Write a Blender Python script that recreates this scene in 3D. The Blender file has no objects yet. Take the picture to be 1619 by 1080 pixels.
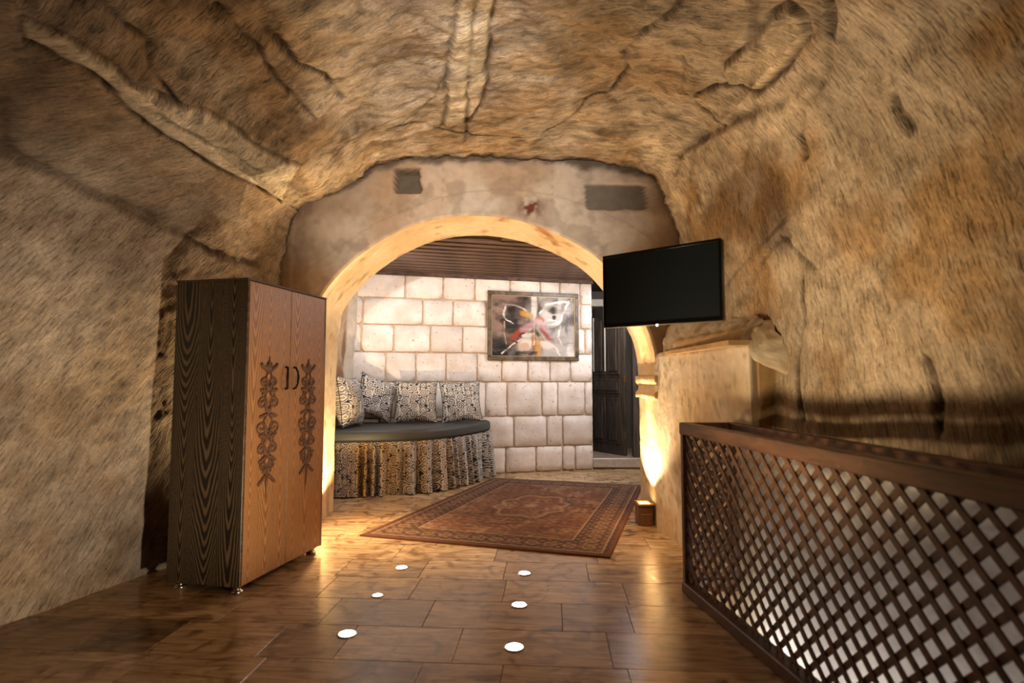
import bpy, bmesh, math, random
import numpy as np
from mathutils import Vector, Matrix

# ------------------------------------------------------------------ scene, camera, light, exposure
sc = bpy.context.scene
C = sc.collection
PI = math.pi
cd = bpy.data.cameras.new('camera')
cd.sensor_width = 36.0
cd.lens = 36.0 * 910 / 1619
cd.clip_start = 0.02
cd.dof.use_dof = True
cd.dof.focus_distance = 6.6
cd.dof.aperture_fstop = 1.7
cam = bpy.data.objects.new('camera', cd)
C.objects.link(cam)
cam.location = (0, 0, 1.3)
cam.rotation_euler = (PI / 2 + math.atan(60 / 910), 0, 0)
sc.camera = cam
w = bpy.data.worlds.new('world')
w.use_nodes = True
w.node_tree.nodes['Background'].inputs[0].default_value = (0.8, 0.85, 1.0, 1)
w.node_tree.nodes['Background'].inputs[1].default_value = 0.035
sc.world = w
sc.view_settings.view_transform = 'Standard'
sc.view_settings.look = 'None'
sc.view_settings.use_curve_mapping = False
sc.view_settings.gamma = 1.0
sc.view_settings.exposure = 0.0


def aim(o, tgt):
    d = Vector(tgt) - o.location
    o.rotation_euler = d.to_track_quat('-Z', 'Y').to_euler()


def lamp(name, kind, loc, tgt, power, col, size=0.05, angle=100, blend=0.6, size_y=None):
    l = bpy.data.lights.new(name, kind)
    l.energy = power
    l.color = col
    if kind == 'SPOT':
        l.spot_size = math.radians(angle); l.spot_blend = blend; l.shadow_soft_size = size
    elif kind == 'AREA':
        l.size = size
        if size_y: l.shape = 'RECTANGLE'; l.size_y = size_y
    else:
        l.shadow_soft_size = size
    o = bpy.data.objects.new(name, l)
    C.objects.link(o)
    o.location = loc
    if tgt is not None: aim(o, tgt)
    return o


WARM = (1.0, 0.70, 0.38)
SOFT = (1.0, 0.80, 0.58)
COOL = (0.97, 0.97, 1.0)
lamp('arch_uplight_lamp_right', 'SPOT', (1.08, 5.34, 0.235), (1.04, 5.32, 3.0), 215, WARM, 0.02, 128, 0.5)
lamp('arch_uplight_beam_right', 'SPOT', (1.14, 5.40, 0.24), (1.255, 5.42, 1.60), 280, WARM, 0.012, 21, 0.7)
lamp('arch_uplight_lamp_left', 'SPOT', (-1.58, 5.30, 0.16), (-1.48, 5.25, 3.0), 190, WARM, 0.02, 160, 0.5)
lamp('floor_fill_left', 'SPOT', (-1.50, 4.95, 1.1), (-1.15, 4.75, 0), 150, WARM, 0.04, 96, 0.9)  # added spot without a fixture, brightens the floor by the left pier
lamp('floor_fill_right', 'SPOT', (1.12, 4.92, 0.9), (0.95, 4.75, 0), 22, WARM, 0.04, 90, 0.9)  # added likewise, weaker, for the floor by the right pier
lamp('rock_glow_fill_left', 'SPOT', (-1.30, 4.88, 0.15), (-1.62, 4.80, 2.95), 190, (1, .66, .30), 0.03, 24, 1.0)  # added spot for the gold glow on the rock above the arch
lamp('rock_glow_fill_right', 'SPOT', (1.02, 4.88, 0.15), (1.12, 4.78, 3.15), 150, (1, .66, .30), 0.03, 22, 1.0)  # its added counterpart for the glow on the right
lamp('lounge_lamp_right', 'AREA', (1.55, 6.9, 2.6), (0.2, 7.6, 0.8), 34, COOL, 0.5)
lamp('lounge_lamp_left', 'AREA', (-1.55, 6.3, 2.55), (-0.6, 7.4, 0.8), 18, COOL, 0.4)
lamp('lounge_lamp_hall', 'AREA', (1.7, 8.3, 2.6), (1.5, 9.0, 0.3), 12, COOL, 0.3)
lamp('floor_spot_to_right_wall', 'SPOT', (-0.75, 2.2, 0.1), (1.58, 2.80, 1.70), 430, (1, .74, .43), 0.22, 50, 1.0)
lamp('floor_spot_to_left_wall', 'SPOT', (0.05, 1.95, 0.1), (-2.55, 3.55, 1.2), 255, (1.0, .81, .60), 0.05, 64, 1.0)
lamp('arch_face_fill', 'SPOT', (-0.2, 0.4, 2.55), (-0.35, 5.06, 2.75), 900, (1.0, .90, .80), 0.05, 42, 1.0)  # added fill from behind the camera, lifts the arch face
for fx, fy, fp in ((-.763, 4.073, 10), (.083, 3.956, 10), (.042, 3.414, 7), (-.842, 3.034, 4), (.011, 2.888, 4)):
    lamp('floor_light_beam', 'SPOT', (fx, fy, 0.02), (fx, fy, 3.0), fp, (1, .86, .7), 0.03, 110, 0.9)
for sx_, sy_ in ((1.22, 3.15), (1.31, 2.4), (1.41, 1.65)):
    lamp('stair_lamp', 'POINT', (sx_, sy_, -0.28), None, 7.5, (1, .95, .9), 0.06)

# ------------------------------------------------------------------ helpers


def lin(c):
    c = np.asarray(c, float) / 255.0
    return np.where(c <= 0.04045, c / 12.92, ((c + 0.055) / 1.055) ** 2.4)


def L4(c):
    r = lin(c)
    return (float(r[0]), float(r[1]), float(r[2]), 1.0)


def _hash(i, j, s):
    n = (i * 374761393 + j * 668265263 + s * 974634777) & 0xFFFFFFFF
    n = ((n ^ (n >> 13)) * 1274126177) & 0xFFFFFFFF
    n = n ^ (n >> 16)
    return (n & 0xFFFFFF) / float(0xFFFFFF)


def vnoise(x, y, s=0):
    x = np.asarray(x, float) + 500.0; y = np.asarray(y, float) + 500.0
    i = np.floor(x).astype(np.int64); j = np.floor(y).astype(np.int64)
    fx = x - i; fy = y - j
    fx = fx * fx * (3 - 2 * fx); fy = fy * fy * (3 - 2 * fy)
    a = _hash(i, j, s); b = _hash(i + 1, j, s); c = _hash(i, j + 1, s); d = _hash(i + 1, j + 1, s)
    return (a + (b - a) * fx) * (1 - fy) + (c + (d - c) * fx) * fy


def fbm(x, y, s=0, o=4):
    r = 0; amp = 1; tot = 0; f = 1
    for k in range(o):
        r = r + amp * vnoise(x * f, y * f, s + k * 17); tot += amp; amp *= 0.5; f *= 2.03
    return r / tot


def sstep(a, b, x):
    t = np.clip((x - a) / (b - a), 0, 1)
    return t * t * (3 - 2 * t)


def mix(a, b, t):
    return a + (b - a) * np.asarray(t)[..., None]


def dist_poly(X, Y, pts):
    d = np.full(X.shape, 1e9)
    for (ax, ay), (bx, by) in zip(pts[:-1], pts[1:]):
        dx, dy = bx - ax, by - ay
        t = np.clip(((X - ax) * dx + (Y - ay) * dy) / (dx * dx + dy * dy + 1e-12), 0, 1)
        d = np.minimum(d, np.hypot(X - ax - t * dx, Y - ay - t * dy))
    return d


def in_poly(X, Y, pts):
    ins = np.zeros(X.shape, bool)
    n = len(pts)
    for k in range(n):
        x1, y1 = pts[k]; x2, y2 = pts[(k + 1) % n]
        if y1 == y2: continue
        c = ((y1 > Y) != (y2 > Y)) & (X < (x2 - x1) * (Y - y1) / (y2 - y1) + x1)
        ins ^= c
    return ins


def link(name, me, m=None, parent=None, smooth=True):
    o = bpy.data.objects.new(name, me)
    C.objects.link(o)
    if m is not None and not me.materials: me.materials.append(m)
    if parent is not None: o.parent = parent
    if smooth and len(me.polygons):
        me.polygons.foreach_set('use_smooth', [True] * len(me.polygons))
    return o


def raw_mesh(name, V, Fq, col=None, uv=None):
    """V (n,3), Fq (m,4) int quads; col (n,3) linear; uv (n,2) per vertex"""
    me = bpy.data.meshes.new(name)
    n = len(V); m = len(Fq)
    me.vertices.add(n); me.vertices.foreach_set('co', np.asarray(V, np.float32).ravel())
    me.loops.add(m * 4); me.loops.foreach_set('vertex_index', np.asarray(Fq, np.int32).ravel())
    me.polygons.add(m)
    me.polygons.foreach_set('loop_start', np.arange(0, m * 4, 4, dtype=np.int32))
    me.polygons.foreach_set('loop_total', np.full(m, 4, np.int32))
    me.update(calc_edges=True)
    if col is not None:
        a = me.color_attributes.new('Col', 'FLOAT_COLOR', 'POINT')
        c4 = np.ones((n, 4), np.float32); c4[:, :3] = col
        a.data.foreach_set('color', c4.ravel())
    if uv is not None:
        l = me.uv_layers.new(name='UVMap')
        l.data.foreach_set('uv', np.asarray(uv, np.float32)[np.asarray(Fq).ravel()].ravel())
    me.validate()
    return me


def grid_faces(nu, nv, off=0, flip=False, wrap=False):
    i, j = np.meshgrid(np.arange(nu if wrap else nu - 1), np.arange(nv - 1), indexing='ij')
    i2 = (i + 1) % nu
    q = np.stack([i * nv + j, i2 * nv + j, i2 * nv + j + 1, i * nv + j + 1], -1).reshape(-1, 4) + off
    return q[:, ::-1] if flip else q


def grid_obj(name, P, m, parent=None, col=None, uv=None, flip=False, smooth=True):
    nu, nv = P.shape[:2]
    me = raw_mesh(name, P.reshape(-1, 3), grid_faces(nu, nv, 0, flip),
                  None if col is None else np.broadcast_to(col, P.shape).reshape(-1, 3),
                  None if uv is None else uv.reshape(-1, 2))
    return link(name, me, m, parent, smooth)


def slab(name, O, U, V, nu, nv, T, colfn, m, parent=None, disp=None):
    """panel with a fine coloured front grid (O + u*U + v*V) and thickness T behind it"""
    O, U, V, T = [np.asarray(a, float) for a in (O, U, V, T)]
    u, v = np.meshgrid(np.linspace(0, 1, nu), np.linspace(0, 1, nv), indexing='ij')
    P = O + u[..., None] * U + v[..., None] * V
    lu, lv = np.linalg.norm(U), np.linalg.norm(V)
    col = colfn(u * lu, v * lv)
    if disp is not None:
        N = -T / np.linalg.norm(T)
        P = P + N * disp(u * lu, v * lv)[..., None]
    Vt = P.reshape(-1, 3); n0 = len(Vt)
    ring = [(i, 0) for i in range(nu)] + [(nu - 1, j) for j in range(1, nv)] + \
           [(i, nv - 1) for i in range(nu - 2, -1, -1)] + [(0, j) for j in range(nv - 2, 0, -1)]
    ri = np.array([i * nv + j for i, j in ring])
    B = Vt[ri] + T
    k = len(ri)
    Vt = np.vstack([Vt, B, (O + U / 2 + V / 2 + T)[None]])
    cc = np.vstack([col.reshape(-1, 3), col.reshape(-1, 3)[ri], col.reshape(-1, 3)[:1]])
    a = np.arange(k); b = (a + 1) % k
    side = np.stack([ri[b], ri[a], n0 + a, n0 + b], -1)
    me = raw_mesh(name, Vt, np.vstack([grid_faces(nu, nv), side]), cc)
    o = link(name, me, m, parent, False)
    return o


class MB:
    """collects boxes, tubes and lathes for ONE mesh object"""
    def __init__(s): s.v = []; s.f = []

    def add(s, V, F):
        k = len(s.v); s.v += [tuple(p) for p in V]; s.f += [[i + k for i in f] for f in F]; return s

    def box(s, lo, hi, M=None, bev=0.0):
        x0, y0, z0 = lo; x1, y1, z1 = hi
        if bev > 0:
            bm = bmesh.new()
            bmesh.ops.create_cube(bm, size=1)
            for vv in bm.verts:
                vv.co = Vector(((x0 + x1) / 2 + vv.co.x * (x1 - x0), (y0 + y1) / 2 + vv.co.y * (y1 - y0), (z0 + z1) / 2 + vv.co.z * (z1 - z0)))
            bmesh.ops.bevel(bm, geom=bm.edges[:], offset=bev, segments=1, affect='EDGES')
            bm.verts.index_update()
            V = [vv.co.copy() for vv in bm.verts]; F = [[vv.index for vv in f.verts] for f in bm.faces]
            bm.free()
        else:
            V = [Vector((x, y, z)) for x in (x0, x1) for y in (y0, y1) for z in (z0, z1)]
            F = [[0, 1, 3, 2], [4, 6, 7, 5], [0, 4, 5, 1], [2, 3, 7, 6], [0, 2, 6, 4], [1, 5, 7, 3]]
        if M is not None: V = [M @ p for p in V]
        return s.add(V, F)

    def bar(s, a, b, wd, th, up=(0, 0, 1), bev=0.0):
        a = Vector(a); b = Vector(b); d = b - a; L = d.length; d.normalize()
        y = Vector(up).cross(d)
        if y.length < 1e-5: y = Vector((1, 0, 0)).cross(d)
        y.normalize(); z = d.cross(y)
        M = Matrix(((d.x, y.x, z.x, a.x), (d.y, y.y, z.y, a.y), (d.z, y.z, z.z, a.z), (0, 0, 0, 1)))
        return s.box((0, -wd / 2, -th / 2), (L, wd / 2, th / 2), M, bev)

    def tube(s, pts, r, n=8, close=False, cap=True):
        pts = [Vector(p) for p in pts]; k = len(pts); V = []; F = []
        rr = r if hasattr(r, '__len__') else [r] * k
        up = Vector((0.13, 0.21, 0.97)).normalized()
        px = None
        for i, p in enumerate(pts):
            t = (pts[(i + 1) % k] - pts[i - 1]) if close else (pts[min(i + 1, k - 1)] - pts[max(i - 1, 0)])
            t.normalize()
            x = up.cross(t) if px is None else (px - t * px.dot(t))
            if x.length < 1e-4: x = Vector((1, 0, 0)).cross(t)
            x.normalize(); px = x; y = t.cross(x)
            for a in range(n):
                th = 2 * PI * a / n
                V.append(p + (x * math.cos(th) + y * math.sin(th)) * rr[i])
        for i in range(k if close else k - 1):
            for a in range(n):
                F.append([i * n + a, i * n + (a + 1) % n, ((i + 1) % k) * n + (a + 1) % n, ((i + 1) % k) * n + a])
        if cap and not close:
            F.append(list(range(n))[::-1]); F.append([(k - 1) * n + a for a in range(n)])
        return s.add(V, F)

    def lathe(s, prof, c=(0, 0, 0), n=24):
        V = []; F = []; k = len(prof)
        for (r, z) in prof:
            for a in range(n):
                th = 2 * PI * a / n
                V.append((c[0] + r * math.cos(th), c[1] + r * math.sin(th), c[2] + z))
        for i in range(k - 1):
            for a in range(n):
                F.append([i * n + a, i * n + (a + 1) % n, (i + 1) * n + (a + 1) % n, (i + 1) * n + a])
        F.append(list(range(n))[::-1]); F.append([(k - 1) * n + a for a in range(n)])
        return s.add(V, F)

    def mesh(s, name):
        me = bpy.data.meshes.new(name); me.from_pydata([tuple(p) for p in s.v], [], s.f); me.update(); return me

    def build(s, name, m, parent=None, smooth=False):
        me = s.mesh(name)
        o = link(name, me, m, parent, smooth)
        return o


def empty(name, loc=(0, 0, 0), rz=0.0):
    o = bpy.data.objects.new(name, None); C.objects.link(o)
    o.location = loc; o.rotation_euler = (0, 0, rz); o.empty_display_size = 0.1
    return o


def tag(o, label=None, cat=None, group=None, kind=None):
    if label: o['label'] = label
    if cat: o['category'] = cat
    if group: o['group'] = group
    if kind: o['kind'] = kind
    return o


# ------------------------------------------------------------------ materials
def new_mat(name):
    m = bpy.data.materials.new(name); m.use_nodes = True
    nt = m.node_tree
    return m, nt, nt.nodes['Principled BSDF']


def N(nt, t, **kw):
    n = nt.nodes.new(t)
    for k, v in kw.items():
        if k in n.inputs: n.inputs[k].default_value = v
        else: setattr(n, k, v)
    return n


def mat_plain(name, col, rough=0.6, metal=0.0, emit=None, es=0.0, nscale=0, namt=0.0, bump=0.0):
    m, nt, b = new_mat(name)
    b.inputs['Roughness'].default_value = rough; b.inputs['Metallic'].default_value = metal
    b.inputs['Base Color'].default_value = L4(col)
    if emit is not None:
        b.inputs['Emission Color'].default_value = L4(emit); b.inputs['Emission Strength'].default_value = es
    if nscale:
        tc = N(nt, 'ShaderNodeTexCoord'); no = N(nt, 'ShaderNodeTexNoise', Scale=nscale, Detail=5.0)
        nt.links.new(tc.outputs['Object'], no.inputs['Vector'])
        if namt:
            mx = N(nt, 'ShaderNodeMix', data_type='RGBA')
            mx.inputs[6].default_value = L4([c * (1 - namt) for c in col]); mx.inputs[7].default_value = L4([min(255, c * (1 + namt)) for c in col])
            nt.links.new(no.outputs[0], mx.inputs[0]); nt.links.new(mx.outputs[2], b.inputs['Base Color'])
        if bump:
            bp = N(nt, 'ShaderNodeBump', Strength=1.0, Distance=bump)
            nt.links.new(no.outputs[0], bp.inputs['Height']); nt.links.new(bp.outputs[0], b.inputs['Normal'])
    return m


def mat_vcol(name, rough=0.7, nscale=30.0, bump=0.002, vary=0.15, spec=0.5, coat=0.0):
    m, nt, b = new_mat(name)
    b.inputs['Roughness'].default_value = rough
    b.inputs['Specular IOR Level'].default_value = spec
    if coat: b.inputs['Coat Weight'].default_value = coat; b.inputs['Coat Roughness'].default_value = 0.15
    at = N(nt, 'ShaderNodeAttribute', attribute_name='Col')
    tc = N(nt, 'ShaderNodeTexCoord'); no = N(nt, 'ShaderNodeTexNoise', Scale=nscale, Detail=6.0)
    nt.links.new(tc.outputs['Object'], no.inputs['Vector'])
    mr = N(nt, 'ShaderNodeMapRange'); mr.inputs['From Min'].default_value = 0.3; mr.inputs['From Max'].default_value = 0.7
    mr.inputs['To Min'].default_value = 1 - vary; mr.inputs['To Max'].default_value = 1 + vary
    nt.links.new(no.outputs[0], mr.inputs['Value'])
    vm = N(nt, 'ShaderNodeVectorMath', operation='SCALE')
    nt.links.new(at.outputs['Color'], vm.inputs[0]); nt.links.new(mr.outputs[0], vm.inputs['Scale'])
    nt.links.new(vm.outputs[0], b.inputs['Base Color'])
    if bump:
        bp = N(nt, 'ShaderNodeBump', Strength=1.0, Distance=bump)
        nt.links.new(no.outputs[0], bp.inputs['Height']); nt.links.new(bp.outputs[0], b.inputs['Normal'])
    return m


def mat_rock(name, deep=0.5, rlow=.65, blow=.62):
    """carved tuff: chisel strokes run along the U axis of the UV map (metres)"""
    m, nt, b = new_mat(name)
    b.inputs['Roughness'].default_value = 0.9; b.inputs['Specular IOR Level'].default_value = 0.25
    at = N(nt, 'ShaderNodeAttribute', attribute_name='Col')
    uv = N(nt, 'ShaderNodeUVMap')

    def noise(su, sv, det, dist=0.0, off=0.0):
        mp = N(nt, 'ShaderNodeMapping'); mp.inputs['Scale'].default_value = (su, sv, 1); mp.inputs['Location'].default_value = (off, off * 1.7, off)
        nt.links.new(uv.outputs[0], mp.inputs['Vector'])
        no = N(nt, 'ShaderNodeTexNoise', Scale=1.0, Detail=det, Distortion=dist); no.inputs['Roughness'].default_value = 0.6
        nt.links.new(mp.outputs[0], no.inputs['Vector']); return no.outputs[0]

    def rng(x, a, c, t0, t1):
        mr = N(nt, 'ShaderNodeMapRange'); mr.inputs['From Min'].default_value = a; mr.inputs['From Max'].default_value = c
        mr.inputs['To Min'].default_value = t0; mr.inputs['To Max'].default_value = t1
        nt.links.new(x, mr.inputs['Value']); return mr.outputs[0]

    def mth(op, a, c):
        n = N(nt, 'ShaderNodeMath', operation=op)
        for i, x in enumerate((a, c)):
            if isinstance(x, float): n.inputs[i].default_value = x
            else: nt.links.new(x, n.inputs[i])
        return n.outputs[0]
    strokes = noise(12.0, 76.0, 2.0, 0.1)
    fine = noise(16.0, 120.0, 2.0, 0.1, 3.3)
    mid = noise(3.2, 7.5, 5.0, 0.8, 7.1)
    grain = noise(60.0, 60.0, 4.0, 0.0, 1.9)
    rough_ = noise(9.0, 16.0, 9.0, 0.3, 12.3)
    blotch = noise(1.6, 2.6, 8.0, 0.6, 21.0)
    pit = mth('MULTIPLY', rng(strokes, 0.36, 0.43, deep, 1.0), mth('MULTIPLY', rng(rough_, 0.36, 0.52, rlow, 1.05), rng(blotch, 0.34, 0.6, blow, 1.08)))
    f1 = rng(fine, 0.3, 0.6, 0.84, 1.06)
    f2 = rng(mid, 0.3, 0.7, 0.74, 1.2)
    f3 = rng(grain, 0.3, 0.7, 0.82, 1.18)
    fac = mth('MULTIPLY', mth('MULTIPLY', pit, f1), mth('MULTIPLY', f2, f3))
    vm = N(nt, 'ShaderNodeVectorMath', operation='SCALE')
    nt.links.new(at.outputs['Color'], vm.inputs[0]); nt.links.new(fac, vm.inputs['Scale'])
    nt.links.new(vm.outputs[0], b.inputs['Base Color'])
    h = mth('ADD', mth('ADD', mth('MULTIPLY', rng(strokes, 0.3, 0.5, 0.0, 1.0), 0.16), mth('MULTIPLY', mid, 0.75)), mth('ADD', mth('MULTIPLY', fine, 0.2), mth('MULTIPLY', rough_, 0.25 if rlow > .7 else 0.55)))
    bp = N(nt, 'ShaderNodeBump', Strength=0.9, Distance=0.03)
    nt.links.new(h, bp.inputs['Height']); nt.links.new(bp.outputs[0], b.inputs['Normal'])
    return m


def mat_travertine(name):
    m, nt, b = new_mat(name)
    b.inputs['Specular IOR Level'].default_value = 0.6
    tc = N(nt, 'ShaderNodeTexCoord'); oi = N(nt, 'ShaderNodeObjectInfo')
    ad = N(nt, 'ShaderNodeVectorMath', operation='ADD')
    cx = N(nt, 'ShaderNodeCombineXYZ'); ml = N(nt, 'ShaderNodeMath', operation='MULTIPLY'); ml.inputs[1].default_value = 37.0
    nt.links.new(oi.outputs['Random'], ml.inputs[0])
    nt.links.new(ml.outputs[0], cx.inputs[0]); nt.links.new(ml.outputs[0], cx.inputs[1]); nt.links.new(ml.outputs[0], cx.inputs[2])
    nt.links.new(tc.outputs['Object'], ad.inputs[0]); nt.links.new(cx.outputs[0], ad.inputs[1])
    mp = N(nt, 'ShaderNodeMapping'); mp.inputs['Scale'].default_value = (3.0, 22.0, 3.0)
    nt.links.new(ad.outputs[0], mp.inputs['Vector'])
    n1 = N(nt, 'ShaderNodeTexNoise', Scale=1.0, Detail=6.0, Distortion=1.2); nt.links.new(mp.outputs[0], n1.inputs['Vector'])
    n2 = N(nt, 'ShaderNodeTexNoise', Scale=5.0, Detail=5.0, Distortion=1.5); nt.links.new(ad.outputs[0], n2.inputs['Vector'])
    cr = N(nt, 'ShaderNodeValToRGB'); e = cr.color_ramp.elements
    e[0].position = 0.28; e[0].color = L4((132, 104, 74)); e[1].position = 0.72; e[1].color = L4((214, 186, 146))
    x = cr.color_ramp.elements.new(0.45); x.color = L4((172, 140, 102))
    x = cr.color_ramp.elements.new(0.56); x.color = L4((192, 160, 120))
    nt.links.new(n1.outputs[0], cr.inputs[0])
    cr2 = N(nt, 'ShaderNodeValToRGB'); e = cr2.color_ramp.elements
    e[0].position = 0.34; e[0].color = (0.50, 0.43, 0.36, 1); e[1].position = 0.50; e[1].color = (1, 1, 1, 1)
    nt.links.new(n2.outputs[0], cr2.inputs[0])
    mx = N(nt, 'ShaderNodeMix', data_type='RGBA', blend_type='MULTIPLY'); mx.inputs[0].default_value = 1.0
    nt.links.new(cr.outputs[0], mx.inputs[6]); nt.links.new(cr2.outputs[0], mx.inputs[7])
    tone = N(nt, 'ShaderNodeMapRange'); tone.inputs['To Min'].default_value = 0.92; tone.inputs['To Max'].default_value = 1.12
    nt.links.new(oi.outputs['Random'], tone.inputs['Value'])
    vm = N(nt, 'ShaderNodeVectorMath', operation='SCALE')
    nt.links.new(mx.outputs[2], vm.inputs[0]); nt.links.new(tone.outputs[0], vm.inputs['Scale'])
    hu = N(nt, 'ShaderNodeMix', data_type='RGBA', blend_type='MULTIPLY'); hu.inputs[0].default_value = 1.0
    nt.links.new(vm.outputs[0], hu.inputs[6]); nt.links.new(oi.outputs['Color'], hu.inputs[7])
    nt.links.new(hu.outputs[2], b.inputs['Base Color'])
    r = N(nt, 'ShaderNodeMapRange'); r.inputs['To Min'].default_value = 0.14; r.inputs['To Max'].default_value = 0.30
    nt.links.new(n2.outputs[0], r.inputs['Value']); nt.links.new(r.outputs[0], b.inputs['Roughness'])
    bp = N(nt, 'ShaderNodeBump', Strength=0.6, Distance=0.0012)
    nt.links.new(n1.outputs[0], bp.inputs['Height']); nt.links.new(bp.outputs[0], b.inputs['Normal'])
    return m


def mat_block(name):
    m, nt, b = new_mat(name)
    b.inputs['Roughness'].default_value = 0.9; b.inputs['Specular IOR Level'].default_value = 0.3
    tc = N(nt, 'ShaderNodeTexCoord'); oi = N(nt, 'ShaderNodeObjectInfo')
    ad = N(nt, 'ShaderNodeVectorMath', operation='ADD')
    nt.links.new(tc.outputs['Object'], ad.inputs[0]); nt.links.new(oi.outputs['Location'], ad.inputs[1])
    n1 = N(nt, 'ShaderNodeTexNoise', Scale=4.0, Detail=6.0); nt.links.new(ad.outputs[0], n1.inputs['Vector'])
    n2 = N(nt, 'ShaderNodeTexNoise', Scale=26.0, Detail=4.0); nt.links.new(ad.outputs[0], n2.inputs['Vector'])
    cr = N(nt, 'ShaderNodeValToRGB'); e = cr.color_ramp.elements
    e[0].position = 0.3; e[0].color = L4((212, 196, 184)); e[1].position = 0.68; e[1].color = L4((238, 229, 222))
    nt.links.new(n1.outputs[0], cr.inputs[0])
    cr2 = N(nt, 'ShaderNodeValToRGB'); e = cr2.color_ramp.elements
    e[0].position = 0.27; e[0].color = (0.5, 0.42, 0.36, 1); e[1].position = 0.36; e[1].color = (1, 1, 1, 1)
    nt.links.new(n2.outputs[0], cr2.inputs[0])
    mx = N(nt, 'ShaderNodeMix', data_type='RGBA', blend_type='MULTIPLY'); mx.inputs[0].default_value = 1.0
    nt.links.new(cr.outputs[0], mx.inputs[6]); nt.links.new(cr2.outputs[0], mx.inputs[7])
    tone = N(nt, 'ShaderNodeMapRange'); tone.inputs['To Min'].default_value = 0.9; tone.inputs['To Max'].default_value = 1.04
    nt.links.new(oi.outputs['Random'], tone.inputs['Value'])
    vm = N(nt, 'ShaderNodeVectorMath', operation='SCALE')
    nt.links.new(mx.outputs[2], vm.inputs[0]); nt.links.new(tone.outputs[0], vm.inputs['Scale'])
    nt.links.new(vm.outputs[0], b.inputs['Base Color'])
    bp = N(nt, 'ShaderNodeBump', Strength=0.8, Distance=0.006)
    nt.links.new(n2.outputs[0], bp.inputs['Height']); nt.links.new(bp.outputs[0], b.inputs['Normal'])
    return m


def mat_wood(name, c1, c2, rough=0.5, sc_=(2.0, 2.0, 30.0)):
    m, nt, b = new_mat(name)
    b.inputs['Roughness'].default_value = rough
    tc = N(nt, 'ShaderNodeTexCoord'); mp = N(nt, 'ShaderNodeMapping'); mp.inputs['Scale'].default_value = sc_
    nt.links.new(tc.outputs['Object'], mp.inputs['Vector'])
    n1 = N(nt, 'ShaderNodeTexNoise', Scale=1.5, Detail=5.0, Distortion=0.6); nt.links.new(mp.outputs[0], n1.inputs['Vector'])
    cr = N(nt, 'ShaderNodeValToRGB'); e = cr.color_ramp.elements
    e[0].position = 0.35; e[0].color = L4(c1); e[1].position = 0.65; e[1].color = L4(c2)
    nt.links.new(n1.outputs[0], cr.inputs[0]); nt.links.new(cr.outputs[0], b.inputs['Base Color'])
    bp = N(nt, 'ShaderNodeBump', Strength=0.4, Distance=0.002)
    nt.links.new(n1.outputs[0], bp.inputs['Height']); nt.links.new(bp.outputs[0], b.inputs['Normal'])
    return m


M_rock = mat_rock('carved_tuff_rock', 0.66, .80, .80)
M_rockc = mat_rock('cave_ceiling_rock', 0.72, .58, .52)
M_plast = mat_vcol('arch_plaster', 0.85, 14.0, 0.006, 0.10, 0.3)
M_block = mat_block('cut_stone')
M_mortar = mat_plain('joint_mortar', (192, 168, 144), 0.95, nscale=40, namt=0.15, bump=0.004)
M_trav = mat_travertine('polished_travertine')
M_grout = mat_plain('floor_grout', (146, 118, 86), 0.6, nscale=30, namt=0.2)
M_slat = mat_wood('dark_ceiling_wood', (56, 38, 28), (98, 70, 54), 0.6, (3, 20, 20))
M_board = mat_wood('shaded_board_wood', (30, 21, 16), (50, 35, 27), 0.7)  # shade between the slats put into this dark board colour
M_door = mat_wood('dark_door_wood', (52, 44, 38), (88, 76, 66), 0.5, (25, 25, 2.0))
M_rail = mat_wood('railing_wood', (62, 40, 28), (98, 64, 44), 0.42, (20, 3, 20))
M_lath = mat_wood('lath_wood', (62, 40, 28), (104, 72, 50), 0.45, (12, 12, 12))
M_ward = mat_vcol('wardrobe_oak', 0.42, 60.0, 0.0006, 0.08, 0.5)
M_wedge = mat_plain('wardrobe_edge_wood', (70, 50, 34), 0.5, nscale=20, namt=0.25)
M_carve = mat_plain('carved_shaded_wood', (92, 60, 36), 0.5, nscale=40, namt=0.2)  # door wood darkened to carry the shadows of the relief
M_gap = mat_plain('dark_gap', (20, 14, 10), 0.8)
M_chrome = mat_plain('brushed_metal', (190, 182, 170), 0.25, 1.0)
M_strip = mat_plain('strip_highlight', (196, 188, 178), 0.45)  # flat pale colour paints the highlights on the metal strips
M_brass = mat_plain('brass', (170, 130, 70), 0.35, 1.0)
M_iron = mat_plain('dark_bronze', (42, 32, 26), 0.4, 0.8)
M_fabric = mat_vcol('printed_fabric', 0.9, 260.0, 0.001, 0.10, 0.2)
M_rug = mat_vcol('woven_rug', 0.95, 140.0, 0.004, 0.28, 0.1)
M_cush = mat_plain('grey_leatherette', (54, 56, 56), 0.5, nscale=120, namt=0.08, bump=0.0008)
M_paint = mat_vcol('oil_painting', 0.6, 60.0, 0.002, 0.06, 0.15)
M_frame = mat_wood('picture_frame_wood', (70, 56, 42), (118, 98, 76), 0.4, (6, 6, 6))
M_fline = mat_plain('frame_inner_edge', (176, 156, 122), 0.4, 0.3)
M_tvb = mat_plain('black_plastic', (14, 14, 15), 0.35)
M_tvs = mat_plain('black_screen', (20, 27, 31), 0.3)  # faint bluish reflection put into the screen colour
M_led = mat_plain('white_led', (255, 255, 255), 0.3, emit=(255, 255, 255), es=6.0)
M_lens = mat_plain('floor_light_lens', (255, 255, 255), 0.3, emit=(255, 244, 228), es=38.0)
M_upl = mat_plain('uplight_lens', (255, 230, 180), 0.3, emit=(255, 206, 130), es=14.0)
M_nich = mat_plain('niche_lamp_glass', (255, 240, 215), 0.4, emit=(255, 226, 186), es=4.0)
M_upbox = mat_plain('brown_stone_box', (112, 78, 48), 0.6, nscale=25, namt=0.25, bump=0.003)
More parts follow.
